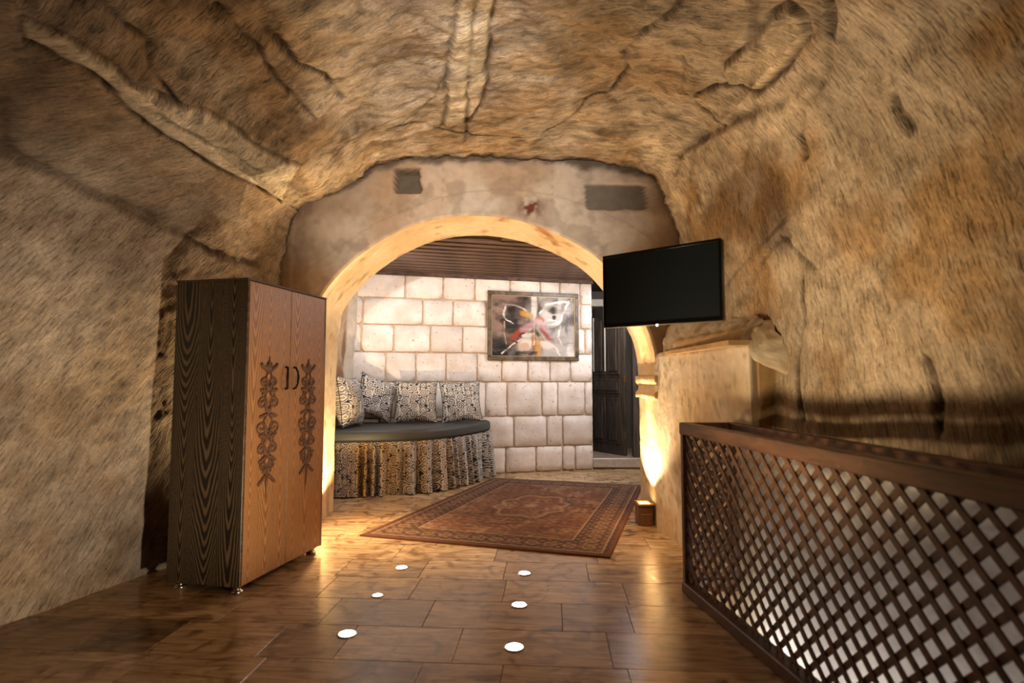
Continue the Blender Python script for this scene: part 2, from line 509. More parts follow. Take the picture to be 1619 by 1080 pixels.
M_white = mat_plain('white_plaster', (214, 204, 190), 0.9, nscale=12, namt=0.06, bump=0.004)
M_thresh = mat_plain('threshold_stone', (150, 132, 116), 0.3, nscale=9, namt=0.35)
M_ochre = mat_plain('ochre_plaster', (166, 134, 90), 0.9, nscale=8, namt=0.2, bump=0.01)
M_dark = mat_plain('dark_hall_plaster', (120, 112, 104), 0.9, nscale=6, namt=0.1)

# ------------------------------------------------------------------ the cave rock (loft of cross-sections along the depth)
SECT = {
    -2.6: [(-3.3, -.1), (-3.35, 1.1), (-3.2, 2.4), (-2.7, 2.7), (-2.1, 2.9), (-1.6, 3.05), (-1.2, 3.15), (-.9, 3.22), (-.5, 3.28), (0, 3.3), (.5, 3.28), (1.0, 3.2), (1.5, 3.0), (1.9, 2.6), (2.1, 1.9), (2.2, 1.1), (2.2, -1.2)],
    1.5: [(-3.12, -.1), (-3.18, 1.1), (-3.05, 2.42), (-2.55, 2.66), (-2.02, 2.83), (-1.6, 3.0), (-1.2, 3.14), (-.9, 3.22), (-.5, 3.28), (0, 3.3), (.5, 3.28), (.95, 3.2), (1.38, 3.0), (1.68, 2.6), (1.86, 1.9), (1.92, 1.1), (1.92, -1.2)],
    3.0: [(-2.74, -.1), (-2.74, 1.1), (-2.60, 2.36), (-2.30, 2.62), (-1.98, 2.8), (-1.6, 2.98), (-1.25, 3.12), (-.95, 3.2), (-.6, 3.27), (0, 3.3), (.5, 3.28), (.9, 3.2), (1.3, 3.0), (1.50, 2.6), (1.58, 1.9), (1.57, 1.1), (1.57, -1.2)],
    4.0: [(-2.40, -.1), (-2.38, 1.1), (-2.22, 2.28), (-2.09, 2.56), (-1.96, 2.8), (-1.65, 2.95), (-1.32, 3.1), (-1.05, 3.22), (-.7, 3.28), (0, 3.3), (.55, 3.28), (.95, 3.22), (1.3, 3.04), (1.48, 2.65), (1.52, 1.9), (1.50, 1.1), (1.50, -1.2)],
    5.14: [(-2.03, -.1), (-2.05, 1.1), (-2.03, 2.2), (-1.99, 2.5), (-1.95, 2.82), (-1.75, 2.93), (-1.43, 3.05), (-1.25, 3.21), (-.9, 3.28), (-.3, 3.28), (.34, 3.27), (.97, 3.2), (1.25, 3.13), (1.43, 2.8), (1.6, 2.2), (1.75, 1.1), (1.8, -1.2)],
}
NS, NT = 700, 470
ys = sorted(SECT)
T = np.concatenate([np.linspace(-2.6, 1.2, 60, endpoint=False), np.linspace(1.2, 5.14, NT - 60)])
ctrl = np.zeros((17, NT, 2))
for k in range(17):
    for a in range(2):
        ctrl[k, :, a] = np.interp(T, ys, [SECT[y][k][a] for y in ys])
kpar = np.linspace(0, 16, NS)
# spread samples by the arc length at y = 3
ref = np.array(SECT[3.0]); seg = np.hypot(*np.diff(ref, axis=0).T); seg[-1] *= 0.35; cum = np.concatenate([[0], np.cumsum(seg)])
kpar = np.interp(np.linspace(0, cum[-1], NS), cum, np.arange(17))
i0 = np.clip(np.floor(kpar).astype(int), 0, 15); fr = kpar - i0
sec = ctrl[i0] * (1 - fr)[:, None, None] + ctrl[i0 + 1] * fr[:, None, None]     # NS,NT,2
for it in range(60):                                                            # soften corners a little
    s2 = sec.copy(); s2[1:-1] = (sec[:-2] + 2 * sec[1:-1] + sec[2:]) / 4
    s2[:, 1:-1] = (s2[:, :-2] + 2 * s2[:, 1:-1] + s2[:, 2:]) / 4
    sec = s2
S = np.linspace(0, cum[-1], NS)[:, None] * np.ones((1, NT))
TT = np.ones((NS, 1)) * T[None, :]
P = np.stack([sec[..., 0], TT, sec[..., 1]], -1)
dS = np.gradient(P, axis=0); dT = np.gradient(P, axis=1)
Nn = np.cross(dS, dT); Nn /= np.linalg.norm(Nn, axis=-1, keepdims=True) + 1e-9
sgn = np.sign((Nn * (np.array([-.3, 2.5, 1.4]) - P)).sum(-1).mean()); Nn *= sgn      # towards the room
KP = kpar[:, None] * np.ones((1, NT))
isl = sstep(4.3, 3.7, KP); isr = sstep(11.7, 12.6, KP); isc = 1 - np.maximum(isl, isr)
D = (fbm(S * 1.1, TT * 1.1, 3) - .5) * (.16 - .08 * isl) + (fbm(S * 3.3, TT * 3.3, 9) - .5) * (.05 + .05 * isc) + (fbm(S * 12, TT * 12, 21, 3) - .5) * .022
D = D * (0.35 + 0.65 * sstep(5.1, 4.6, TT)) + (fbm(S * 9, TT * 5, 25, 4) - .5) * .09 * sstep(4.85, 5.05, TT)
#CRACKS_BEGIN
CR = {
    'pale_ridge': {'w': 0, 'd': 0.012, 'k': 1.0, 'band': (232, 218, 192), 'p': [(3.123, 2.404), (3.15, 2.491), (3.177, 2.626), (3.177, 2.77), (3.137, 2.963), (3.11, 3.204), (3.123, 3.531), (3.137, 3.888), (3.204, 4.283), (3.231, 4.774), (3.715, 4.273), (3.581, 3.984), (3.514, 3.743), (3.5, 3.551), (3.433, 3.262), (3.312, 3.088), (3.258, 2.895), (3.285, 2.722), (3.271, 2.558), (3.244, 2.423), (3.217, 2.337), (3.204, 2.279)]},
    'vein': {'w': 0, 'd': 0.012, 'k': 0.8, 'band': (208, 190, 162), 'p': [(5.062, 2.722), (5.021, 2.867), (4.954, 3.194), (4.9, 3.705), (4.9, 4.408), (5.062, 4.369), (5.142, 3.84), (5.169, 3.262), (5.196, 2.992), (5.237, 2.732)]},
    'slab': {'w': 0, 'd': 0.03, 'k': 0.8, 'band': (204, 182, 150), 'p': [(6.529, 3.107), (6.569, 2.847), (6.569, 2.558), (6.596, 2.5), (6.691, 2.52), (6.771, 2.587), (6.798, 2.789), (6.785, 3.098), (6.623, 3.262)]},
    'a': {'w': 0.016, 'd': 0.03, 'k': 0.9, 'p': [(3.487, 2.337), (3.473, 2.462), (3.473, 2.684), (3.406, 2.809), (3.352, 3.059), (3.339, 3.127)]},
    'b': {'w': 0.015, 'd': 0.03, 'k': 0.9, 'p': [(3.85, 2.635), (3.877, 2.818), (3.917, 2.924), (3.89, 3.136), (3.917, 3.377), (3.985, 3.811)]},
    'c': {'w': 0.02, 'd': 0.03, 'k': 0.9, 'p': [(4.012, 2.876), (4.039, 3.011), (4.052, 3.175), (4.173, 3.358), (4.214, 3.714)]},
    'dl': {'w': 0.014, 'd': 0.035, 'k': 0.95, 'p': [(3.123, 2.404), (3.15, 2.491), (3.177, 2.626), (3.177, 2.77), (3.137, 2.963), (3.11, 3.204), (3.123, 3.531), (3.137, 3.888), (3.204, 4.283), (3.231, 4.774)]},
    'du': {'w': 0.012, 'd': 0.02, 'k': 0.5, 'p': [(3.204, 2.279), (3.217, 2.337), (3.244, 2.423), (3.271, 2.558), (3.285, 2.722), (3.258, 2.895), (3.312, 3.088), (3.433, 3.262), (3.5, 3.551), (3.514, 3.743), (3.581, 3.984), (3.715, 4.273)]},
    'dm': {'w': 0.014, 'd': 0.018, 'k': 0.6, 'p': [(3.177, 2.799), (3.19, 3.059), (3.244, 3.387), (3.325, 3.772), (3.392, 4.109)]},
    'crease': {'w': 0.035, 'd': 0.02, 'k': 0.5, 'p': [(2.827, 2.616), (2.598, 2.828), (2.558, 2.934), (2.558, 3.127), (2.531, 3.387), (2.504, 3.734), (2.45, 4.138), (2.504, 4.726)]},
    'v1': {'w': 0.012, 'd': 0.018, 'k': 0.6, 'p': [(5.062, 2.722), (5.021, 2.867), (4.954, 3.194), (4.9, 3.705), (4.9, 4.408)]},
    'v2': {'w': 0.011, 'd': 0.02, 'k': 0.75, 'p': [(5.116, 2.751), (5.089, 3.011), (5.062, 3.281), (5.021, 3.955), (5.102, 4.735)]},
    'v3': {'w': 0.014, 'd': 0.022, 'k': 0.8, 'p': [(5.237, 2.732), (5.196, 2.992), (5.169, 3.262), (5.142, 3.84), (5.062, 4.369)]},
    'h': {'w': 0.012, 'd': 0.022, 'k': 0.85, 'p': [(4.469, 4.254), (4.658, 4.244), (4.967, 4.514), (5.196, 4.639), (5.412, 4.649), (5.627, 4.572), (5.735, 4.292), (5.789, 3.965), (5.937, 3.849), (6.004, 3.531), (5.95, 3.329)]},
    'h2': {'w': 0.014, 'd': 0.02, 'k': 0.6, 'p': [(5.95, 3.329), (6.031, 3.04), (6.125, 2.828), (6.139, 2.684)]},
    'i': {'w': 0.012, 'd': 0.02, 'k': 0.6, 'p': [(6.287, 3.204), (6.394, 3.599), (6.569, 3.647), (6.758, 3.608)]},
    's1': {'w': 0.013, 'd': 0.025, 'k': 0.85, 'p': [(6.529, 3.107), (6.569, 2.847), (6.569, 2.558), (6.596, 2.5), (6.691, 2.52), (6.771, 2.587)]},
    's2': {'w': 0.014, 'd': 0.025, 'k': 0.85, 'p': [(6.489, 3.56), (6.623, 3.262), (6.785, 3.098), (6.798, 2.789), (6.771, 2.587)]},
    's3': {'w': 0.03, 'd': 0.02, 'k': 0.5, 'p': [(6.677, 4.591), (6.691, 4.013), (6.798, 3.464), (6.906, 2.982), (6.933, 2.645)]},
    'j': {'w': 0.01, 'd': 0.015, 'k': 0.6, 'p': [(3.944, 4.398), (4.214, 4.225), (4.51, 4.109)]},
    'k': {'w': 0.008, 'd': 0.01, 'k': 0.4, 'p': [(4.887, 3.666), (4.712, 4.119), (4.416, 4.312)]},
    'l': {'w': 0.01, 'd': 0.01, 'k': 0.4, 'p': [(5.641, 4.543), (5.775, 4.803), (5.856, 4.996)]},
    'r1': {'w': 0.016, 'd': 0.03, 'k': 0.9, 'p': [(7.862, 3.088), (8.091, 3.069), (8.266, 3.136), (8.4, 3.117), (8.562, 3.088)]},
    'r2': {'w': 0.022, 'd': 0.025, 'k': 0.6, 'p': [(6.717, 2.375), (6.933, 2.549), (6.973, 2.635), (7.0, 2.818), (7.108, 2.944), (7.229, 2.953)]},
    'r3': {'w': 0.018, 'd': 0.025, 'k': 0.7, 'p': [(8.319, 2.346), (8.4, 2.317), (8.494, 2.298), (8.575, 2.317)]},
    'r4': {'w': 0.012, 'd': 0.012, 'k': 0.5, 'p': [(7.593, 3.262), (7.714, 3.107), (7.848, 2.963)]},
    'r5': {'w': 0.02, 'd': 0.02, 'k': 0.6, 'p': [(7.216, 2.337), (7.296, 2.337), (7.364, 2.308)]},
    'r6': {'w': 0.01, 'd': 0.012, 'k': 0.45, 'p': [(7.7, 3.579), (7.619, 3.396), (7.606, 3.184)]},
}
#CRACKS_END
# colours (albedo): beige tuff, ochre and grey stains
big = fbm(S * .8 + 3, TT * .8, 31); med = fbm(S * 2.6, TT * 2.2 + 9, 41, 5); sm = fbm(S * 8, TT * 6, 51, 4)
beige, pale, ochre, brown, grey, umber = [lin(c) for c in ((175, 156, 132), (203, 186, 164), (159, 124, 79), (116, 92, 66), (128, 116, 106), (76, 60, 46))]
col = mix(np.broadcast_to(beige, P.shape), ochre, sstep(.42, .68, med) * (.3 + .45 * isr + .25 * isc))
col = mix(col, grey, sstep(.52, .72, big) * .5 * (1 - isr))
col = mix(col, brown, sstep(.55, .75, sm) * (.35 + .25 * isc))
col = mix(col, pale, sstep(.5, .2, med) * .45)
warp = (fbm(S * 7, TT * 7, 77, 3) - .5) * .10
warp2 = (fbm(S * 7 + 40, TT * 7 + 5, 78, 3) - .5) * .10
for nm, q in CR.items():
    pts, wd, dep, dk = q['p'], q['w'], q['d'], q['k']
    jag = 0.35 if q.get('band') is None else 0.2
    dd = dist_poly(S + warp * jag, TT + warp2 * jag, pts)
    if q.get('band'):
        ins = in_poly(S + warp * .3, TT + warp2 * .3, pts)
        ed = np.where(ins, sstep(0, .03, dd), 0)
        D = D + ed * dep
        tone = (.72 + .28 * sstep(.35, .6, sm))
        col = mix(col, lin(q['band']), ed * dk * tone)
    else:
        g = np.exp(-(dd / wd) ** 2) * (.45 + .9 * sstep(.3, .65, fbm(S * 5 + 11, TT * 5, 91, 3)))
        D = D - g * dep
        col = mix(col, umber * .6, np.clip(g, 0, 1) * dk)
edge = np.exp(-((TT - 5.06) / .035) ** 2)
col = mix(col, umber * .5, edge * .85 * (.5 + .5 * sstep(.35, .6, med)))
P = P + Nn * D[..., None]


def rock(name, a, b, m, ang):
    sl = slice(a, b + 1)
    ca, sa = math.cos(ang), math.sin(ang)
    uv = np.stack([S[sl] * ca + TT[sl] * sa, -S[sl] * sa + TT[sl] * ca], -1)
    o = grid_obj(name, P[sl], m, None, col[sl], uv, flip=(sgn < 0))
    o['kind'] = 'structure'
    return o


iA = int(np.searchsorted(kpar, 4.0)); iB = int(np.searchsorted(kpar, 12.2))
rock('wall_left', 0, iA, M_rock, math.radians(32))
rock('ceiling', iA, iB, M_rockc, math.radians(-20))
rock('wall_right', iB, NS - 1, M_rock, math.radians(-14))
o = MB().box((-3.9, -2.75, -1.3), (2.6, -2.6, 3.6)).build('wall_back', M_rock); o['kind'] = 'structure'

# ------------------------------------------------------------------ floor: base slab and tiles
fl = MB()
RAILX = lambda y: 1.10 + (3.632 - y) * .1238
for z0_, z1_ in ((-.12, -.012),):
    pl = [(-3.8, -2.7), (RAILX(-2.7), -2.7), (RAILX(3.66), 3.66), (2.6, 3.66), (2.6, 8.62), (-3.8, 8.62), (-3.8, 3.66)]
    fl.add([(a, b_, z) for z in (z0_, z1_) for a, b_ in pl], [[0, 6, 2, 1], [6, 5, 4, 3, 2], [7, 8, 9, 13], [13, 9, 10, 11, 12]] + [[k, (k + 1) % 7, 7 + (k + 1) % 7, 7 + k] for k in range(7)])
floor = fl.build('floor', M_grout); floor['kind'] = 'structure'
rnd = random.Random(7)
ang = math.radians(-3.8)
TILES = {}
for wd in (.37, .56, .74):
    for var in range(2):
        TILES[(wd, var)] = MB().box((.0015, .0015, -.012), (wd - .0015, .3685, 0), None, .0015).mesh('tile')
        TILES[(wd, var)].materials.append(M_trav)
Rz = Matrix.Rotation(ang, 4, 'Z')
ntile = 0
for r in range(0, 21):
    y = 1.6 + r * .37
    x = -3.4 - rnd.random() * .5
    while x < 2.5:
        wd = rnd.choice((.37, .56, .56, .74, .74))
        c = Rz @ Vector((x + wd / 2, y + .185, 0))
        c0 = Rz @ Vector((x + wd, y, 0)); c1 = Rz @ Vector((x + wd, y + .37, 0))
        lx = RAILX(min(c0.y, c1.y)) - .03
        cross = min(c0.y, c1.y) < 3.66 and max(c0.x, c1.x) > lx
        ok = not (c.y < 3.6 and c.x - wd / 2 > RAILX(c.y) - .05) and c.y > 1.7 and c.y < 8.66 and c.x > -3.2 + .12 * max(0, c.y - 2.5) and c.x < 2.15
        if c.y > 5.2 and c.x < -2.35: ok = False
        if c.y > 8.35 + .27 * c.x * 1.0 + .2 and c.x < .9: ok = False
        if ok:
            tme = TILES[(wd, rnd.randint(0, 1))]
            if cross:                                   # cut along the edge of the stairwell
                pg = [(x + .0015, y + .0015), (x + wd - .0015, y + .0015), (x + wd - .0015, y + .3685), (x + .0015, y + .3685)]
                pg = [tuple((Rz @ Vector((a, b_, 0)))[:2]) for a, b_ in pg]
                out = []
                for (ax, ay), (bx_, by_) in zip(pg, pg[1:] + pg[:1]):
                    fa = ax - RAILX(ay) if c.y < 3.6 else -1; fb = bx_ - RAILX(by_) if c.y < 3.6 else -1
                    if fa <= 0: out.append((ax, ay))
                    if fa * fb < 0: q_ = fa / (fa - fb); out.append((ax + (bx_ - ax) * q_, ay + (by_ - ay) * q_))
                if len(out) < 3:
                    x += wd; continue
                Ri = Rz.inverted(); n_ = len(out)
                lo_ = [Ri @ Vector((a, b_, 0)) - Vector((x, y, 0)) for a, b_ in out]
                tme = bpy.data.meshes.new('tile')
                tme.from_pydata([(p.x, p.y, zz_) for zz_ in (-.012, 0) for p in lo_], [], [list(range(n_))[::-1], list(range(n_, 2 * n_))] + [[k_, (k_ + 1) % n_, n_ + (k_ + 1) % n_, n_ + k_] for k_ in range(n_)])
                tme.update(); tme.materials.append(M_trav)
            t = bpy.data.objects.new('tile', tme)
            C.objects.link(t); t.parent = floor
            t.location = Rz @ Vector((x, y, 0)); t.rotation_euler = (0, 0, ang)
            t.color = (1, 1, 1, 1)
            k = rnd.random()
            if k < .07 and c.y < 4.3: t.color = (.62, .58, .54, 1)
            elif k < .3: t.color = (.85, .82, .78, 1)
            ntile += 1
        x += wd
t = bpy.data.objects.new('tile', TILES[(.37, 0)]); C.objects.link(t); t.parent = floor
t.location = (-2.12, 2.86, .0012); t.rotation_euler = (0, 0, ang); t.color = (.42, .38, .36, 1)

# ------------------------------------------------------------------ arch wall: front face, soffit, rear face
YF, YR = 5.06, 5.80
ARCH = [(-1.77, 0), (-1.77, 1.2), (-1.765, 1.75), (-1.75, 1.93), (-1.69, 2.04), (-1.59, 2.18), (-1.45, 2.33), (-1.3, 2.45), (-1.09, 2.59), (-.85, 2.695), (-.6, 2.75), (-.37, 2.768), (-.14, 2.757),
        (.1, 2.715), (.34, 2.625), (.56, 2.52), (.69, 2.44), (.8, 2.35), (.93, 2.2), (1.13, 1.88), (1.22, 1.70), (1.255, 1.55), (1.275, 1.38), (1.28, 1.2), (1.28, 0)]
A = np.array(ARCH); sl_ = np.concatenate([[0], np.cumsum(np.hypot(*np.diff(A, axis=0).T))])
NC = 420
ss = np.linspace(0, sl_[-1], NC)
cur = np.stack([np.interp(ss, sl_, A[:, 0]), np.interp(ss, sl_, A[:, 1])], -1)
for it in range(40): cur[1:-1] = (cur[:-2] + 2 * cur[1:-1] + cur[2:]) / 4
cen = np.array([-.23, 1.35])
dirn = cur - cen
dirn[:, 1] = np.maximum(dirn[:, 1], 0) * 1.0
lo = cur[:, 1] < 1.35
dirn /= np.linalg.norm(dirn, axis=1, keepdims=True)
outr = np.where(cur[:, :1] < cen[0], 0.0, 0.0) + 0
# outward extent: to the rectangle x -2.4 / 2.1, z 3.6
tx = np.where(dirn[:, 0] < 0, (-2.4 - cur[:, 0]) / np.minimum(dirn[:, 0], -1e-6), (2.1 - cur[:, 0]) / np.maximum(dirn[:, 0], 1e-6))
tz = np.where(dirn[:, 1] > 1e-6, (3.6 - cur[:, 1]) / np.maximum(dirn[:, 1], 1e-6), 1e9)
ext = np.minimum(tx, tz)
NR = 110
rr = np.linspace(0, 1, NR)
Q = cur[:, None, :] + dirn[:, None, :] * (ext[:, None] * rr[None, :])[..., None]
X, Z = Q[..., 0], Q[..., 1]
disp = (fbm(X * 2, Z * 2, 5) - .5) * .03 + (fbm(X * 9, Z * 9, 6) - .5) * .008
rd = (rr[None, :] * ext[:, None])
disp = disp * sstep(0, .1, rd) + .012 * np.exp(-(rd / .012) ** 2)
wn = (fbm(X * 9, Z * 9, 8) - .5) * .05
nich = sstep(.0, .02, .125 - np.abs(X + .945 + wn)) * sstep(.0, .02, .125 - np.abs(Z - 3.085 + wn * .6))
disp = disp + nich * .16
pd_x = np.abs(X - .93 + wn) - .27; pd_z = np.abs(Z - 2.93 + wn) - .115
patch = sstep(.012, -.012, np.maximum(pd_x, pd_z))
disp = disp + patch * .03
base = mix(np.broadcast_to(lin((188, 172, 152)), Q.shape[:2] + (3,)), lin((162, 142, 120)), sstep(.4, .65, fbm(X * 1.7, Z * 1.7, 12)))
base = mix(base, lin((176, 132, 82)), sstep(.5, .72, fbm(X * 1.1 + 5, Z * 1.4, 14)) * .3 + .35 * sstep(2.5, 2.0, Z) * sstep(-1.3, -1.8, X))
base = mix(base, lin((120, 100, 82)), sstep(.56, .66, fbm(X * 6, Z * 6, 15, 5)) * .35)
base = mix(base, lin((98, 92, 80)), patch * .9)
base = mix(base, lin((78, 68, 58)), nich * .85)  # shade of the recess painted into the niche colour
st = np.exp(-(((X - .17) / .10) ** 2 + ((Z - 2.84) / .09) ** 2))
base = mix(base, lin((98, 52, 34)), np.clip(st * 1.4 * sstep(.42, .6, fbm(X * 16, Z * 12, 16, 4)), 0, 1))
for xx in (-.62, .36):
    base = mix(base, lin((120, 102, 84)), np.exp(-((X - xx + wn * .3) / .006) ** 2) * .35 * sstep(2.8, 2.9, Z))
base = mix(base, lin((126, 108, 88)), np.exp(-((Z - 3.0 + .25 * (X + .1) ** 2 + wn * .4) / .007) ** 2) * .35)
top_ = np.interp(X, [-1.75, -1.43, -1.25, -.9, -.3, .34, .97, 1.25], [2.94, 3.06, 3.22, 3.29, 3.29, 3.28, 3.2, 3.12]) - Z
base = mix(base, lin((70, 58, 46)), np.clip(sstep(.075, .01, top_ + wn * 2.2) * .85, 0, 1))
lef = X + 1.99 + .0 * Z
base = mix(base, lin((200, 182, 156)), np.exp(-((lef - .03 + wn) / .02) ** 2) * .5)
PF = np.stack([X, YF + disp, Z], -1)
# soffit
ND = 60
dd_ = np.linspace(0, 1, ND)
nrm = np.stack([np.gradient(cur[:, 1]), -np.gradient(cur[:, 0])], -1); nrm /= np.linalg.norm(nrm, axis=1, keepdims=True)
if (nrm * (cen - cur)).sum(1).mean() < 0: nrm = -nrm
SU = ss[:, None] * np.ones((1, ND)); SD = np.ones((NC, 1)) * dd_[None, :] * (YR - YF)
sdp = ((fbm(SU * 3, SD * 3, 61) - .5) * .02 + (fbm(SU * 14, SD * 14, 62) - .5) * .006) * sstep(0, .05, SD)
sdp = sdp - .014 * np.exp(-(SD / .008) ** 2)
hgt = cur[:, 1][:, None] * np.ones((1, ND)); xcu = cur[:, 0][:, None] * np.ones((1, ND))
jw = (fbm(SU * 6, SD * 6, 63) - .5) * .03
scol = mix(np.broadcast_to(lin((214, 194, 160)), SU.shape + (3,)), lin((196, 166, 122)), sstep(.4, .7, fbm(SU * 2, SD * 2, 64)) * .7)
for hh in (.70,):
    gl = np.exp(-((hgt - hh + jw) / .008) ** 2) * (xcu > 0)
    sdp = sdp - gl * .008; scol = mix(scol, lin((150, 118, 80)), gl * .8)
sw = np.exp(-((SU - 4.25 - .5 * SD + jw * 3) / .07) ** 2) + .8 * np.exp(-((SU - 3.95 + .35 * SD + jw * 2) / .05) ** 2)
scol = mix(scol, lin((160, 100, 46)), np.clip(sw * 1.3, 0, 1) * .8 * sstep(.35, .6, fbm(SU * 9, SD * 4, 65)))
scol = mix(scol, lin((140, 100, 60)), sstep(.6, .75, fbm(SU * 7, SD * 7, 66)) * .5)
PS = np.stack([cur[:, 0][:, None] + nrm[:, 0][:, None] * sdp, YF + SD, cur[:, 1][:, None] + nrm[:, 1][:, None] * sdp], -1)
PS[:, 0] = PF[:, 0]
PB = np.stack([X[:, ::4], np.full(X[:, ::4].shape, YR), Z[:, ::4]], -1)
PB[:, 0] = PS[:, -1]
V = np.vstack([PF.reshape(-1, 3), PS.reshape(-1, 3), PB.reshape(-1, 3)])
nb = PB.shape[1]
Fq = np.vstack([grid_faces(NC, NR), grid_faces(NC, ND, NC * NR, True), grid_faces(NC, nb, NC * (NR + ND), True)])
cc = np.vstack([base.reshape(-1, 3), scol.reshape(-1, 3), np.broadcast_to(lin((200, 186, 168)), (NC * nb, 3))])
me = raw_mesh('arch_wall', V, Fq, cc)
arch = link('wall_front', me, M_plast); arch['kind'] = 'structure'
arch.name = 'wall_arch'
# impost ledge on the right pier (two tiers with a hollow neck)
prof = [(0, 1.125), (.050, 1.125), (.056, 1.15), (.050, 1.175), (.022, 1.20), (.018, 1.235), (.040, 1.262), (.052, 1.275), (.052, 1.325), (.045, 1.332), (0, 1.335)]
yy = np.linspace(YF - .03, YR + .02, 40)
IP = np.zeros((len(prof), 40, 3))
for i, (a, z) in enumerate(prof):
    n_ = (fbm(yy * 9, yy * 0 + i, 70) - .5) * .012
    IP[i, :, 0] = 1.295 - a + n_; IP[i, :, 1] = yy; IP[i, :, 2] = z + n_ * .6
IP2 = np.concatenate([IP[:, :1] * [1, 1, 1] + [.05, 0, 0], IP, IP[:, -1:] + [.05, 0, 0]], 1); IP2[:, 0, 0] = 1.34; IP2[:, -1, 0] = 1.34
o = grid_obj('trim_1', IP2, M_plast, None, lin((206, 178, 134)), None, smooth=False); o['kind'] = 'structure'
o.name = 'impost'; o.parent = arch

sw_ = MB(); sw_.box((1.02, 3.67, -1.25), (1.9, 3.75, -.02)); sw_.box((1.0, -2.6, -1.3), (2.2, 3.7, -1.2)); sw_.box((1.40, -2.6, -1.25), (1.43, -1.0, 0))
o = sw_.build('wall_stairwell', M_white); o['kind'] = 'structure'
# ------------------------------------------------------------------ low plastered wall right of the arch, with ledge
bx = lambda y: 1.262 + .098 * (5.14 - y)
yy = np.linspace(5.10, .4, 300)
zz_prof = [(0.0, -1.2), (0.0, -.6), (0, 0), (0, .2), (0, .4), (0, .6), (0, .8), (0, 1.0), (0, 1.2), (0, 1.35), (0, 1.45), (.0, 1.50), (.012, 1.525), (.05, 1.535)]
nz = 60
pz = np.interp(np.linspace(0, 1, nz), np.linspace(0, 1, len(zz_prof)), [b for a, b in zz_prof]); pa = np.interp(np.linspace(0, 1, nz), np.linspace(0, 1, len(zz_prof)), [a for a, b in zz_prof])
YY, ZZ = np.meshgrid(yy, pz, indexing='ij'); AA = np.ones((300, 1)) * pa[None]
fal = sstep(3.50, 3.30, YY)                       # near end: the tall part stops, only the stair parapet goes on
top = np.where(YY < 3.44, .93, 9.0)
ZC = np.minimum(ZZ, top)
dx = (fbm(YY * 1.5, ZZ * 1.5, 81, 2) - .5) * .04 + (fbm(YY * 11, ZZ * 11, 82) - .5) * .006
XX = bx(YY) + dx + AA + .02 * fal
pc = mix(np.broadcast_to(lin((222, 206, 180)), XX.shape + (3,)), lin((204, 172, 126)), sstep(.42, .66, fbm(YY * 1.4, ZZ * 1.4, 83)) * .7)
pc = mix(pc, lin((214, 204, 190)), sstep(1.15, 1.4, ZZ) * .6)
crk = np.exp(-((ZZ - .37 - .06 * np.sin(YY * 4) + (fbm(YY * 8, ZZ * 8, 84) - .5) * .05) / .006) ** 2) * (YY > 3.7)
XX = XX + crk * .008; pc = mix(pc, lin((120, 92, 60)), crk * .8)
pc = mix(pc, lin((150, 124, 92)), sstep(.62, .74, fbm(YY * 16, ZZ * 16, 85, 3)) * .5)
pw = sstep(3.5, 3.3, YY)
pc = mix(pc, lin((206, 200, 192)), pw)
o = grid_obj('wall_low', np.stack([XX, YY, ZC], -1), M_plast, None, pc, None, flip=True); o['kind'] = 'structure'; wl = o
# closing end and top of the tall part, rounded recess moulding and upper plaster lump
ub = MB()
ub.box((bx(3.44) + .035, 3.43, .9), (1.9, 3.47, 1.53), None, .008)
ub.box((0.0, 0, 0), (.5, 1.70, .03), Matrix.Translation((bx(5.14) + .03, 3.43, 1.505)) @ Matrix.Rotation(0, 4, 'Z'))
o = ub.build('end_face', M_ochre, wl)
rp = []
rod = MB(); pts = []
for k in range(30):
    y = 4.78 - k * (4.78 - 3.46) / 29
    pts.append((bx(y) + .085, y, 1.585 + .006 * math.sin(k * 1.3)))
rod.tube(pts, .047, 14)
o = rod.build('round_moulding', mat_plain('yellow_plaster', (196, 166, 118), 0.85, nscale=14, namt=0.12, bump=0.004), wl, True)
# plaster lump above / behind it: a rounded patch leaning back into the rock
yy = np.linspace(5.08, 3.02, 150); vv = np.linspace(0, 1, 60)
YY, VV = np.meshgrid(yy, vv, indexing='ij')
z1l = np.interp(YY, [3.02, 3.15, 3.3, 3.45, 3.7, 4.1, 5.08], [1.33, 1.42, 1.54, 1.66, 1.73, 1.74, 1.9]) + (fbm(YY * 7, VV * 0, 88, 4) - .5) * .12
z0l = np.interp(YY, [3.02, 3.12, 3.25, 3.40, 3.46, 5.08], [1.30, 1.23, 1.27, 1.34, 1.50, 1.52]) + (fbm(YY * 12, VV * 0, 87, 3) - .5) * .05
ZL = z0l + VV * np.maximum(z1l - z0l, .02)
back = .22 * VV ** 2
XL = np.where(YY > 3.45, bx(YY) + .06 - .09 * sstep(3.75, 3.5, YY) + .13 * VV ** 2, bx(3.45) - .03 + .13 * VV ** 2 + .33 * sstep(3.47, 3.0, YY) ** 1.2) + (fbm(YY * 6, ZL * 6, 89) - .5) * .05 + (fbm(YY * 20, ZL * 20, 86, 4) - .5) * .04
XL = XL + .16 * sstep(.35, .0, VV) ** 1.5 * sstep(3.5, 3.4, YY) + (fbm(YY * 9, ZL * 9, 92, 4) - .5) * .07 * sstep(3.9, 3.4, YY)
lc = mix(np.broadcast_to(lin((186, 172, 150)), XL.shape + (3,)), lin((170, 140, 100)), sstep(.5, .72, fbm(YY * 5, ZL * 5, 90)) * .6)
o = grid_obj('plaster_patch', np.stack([XL, YY, ZL], -1), M_plast, wl, lc, None, flip=True)

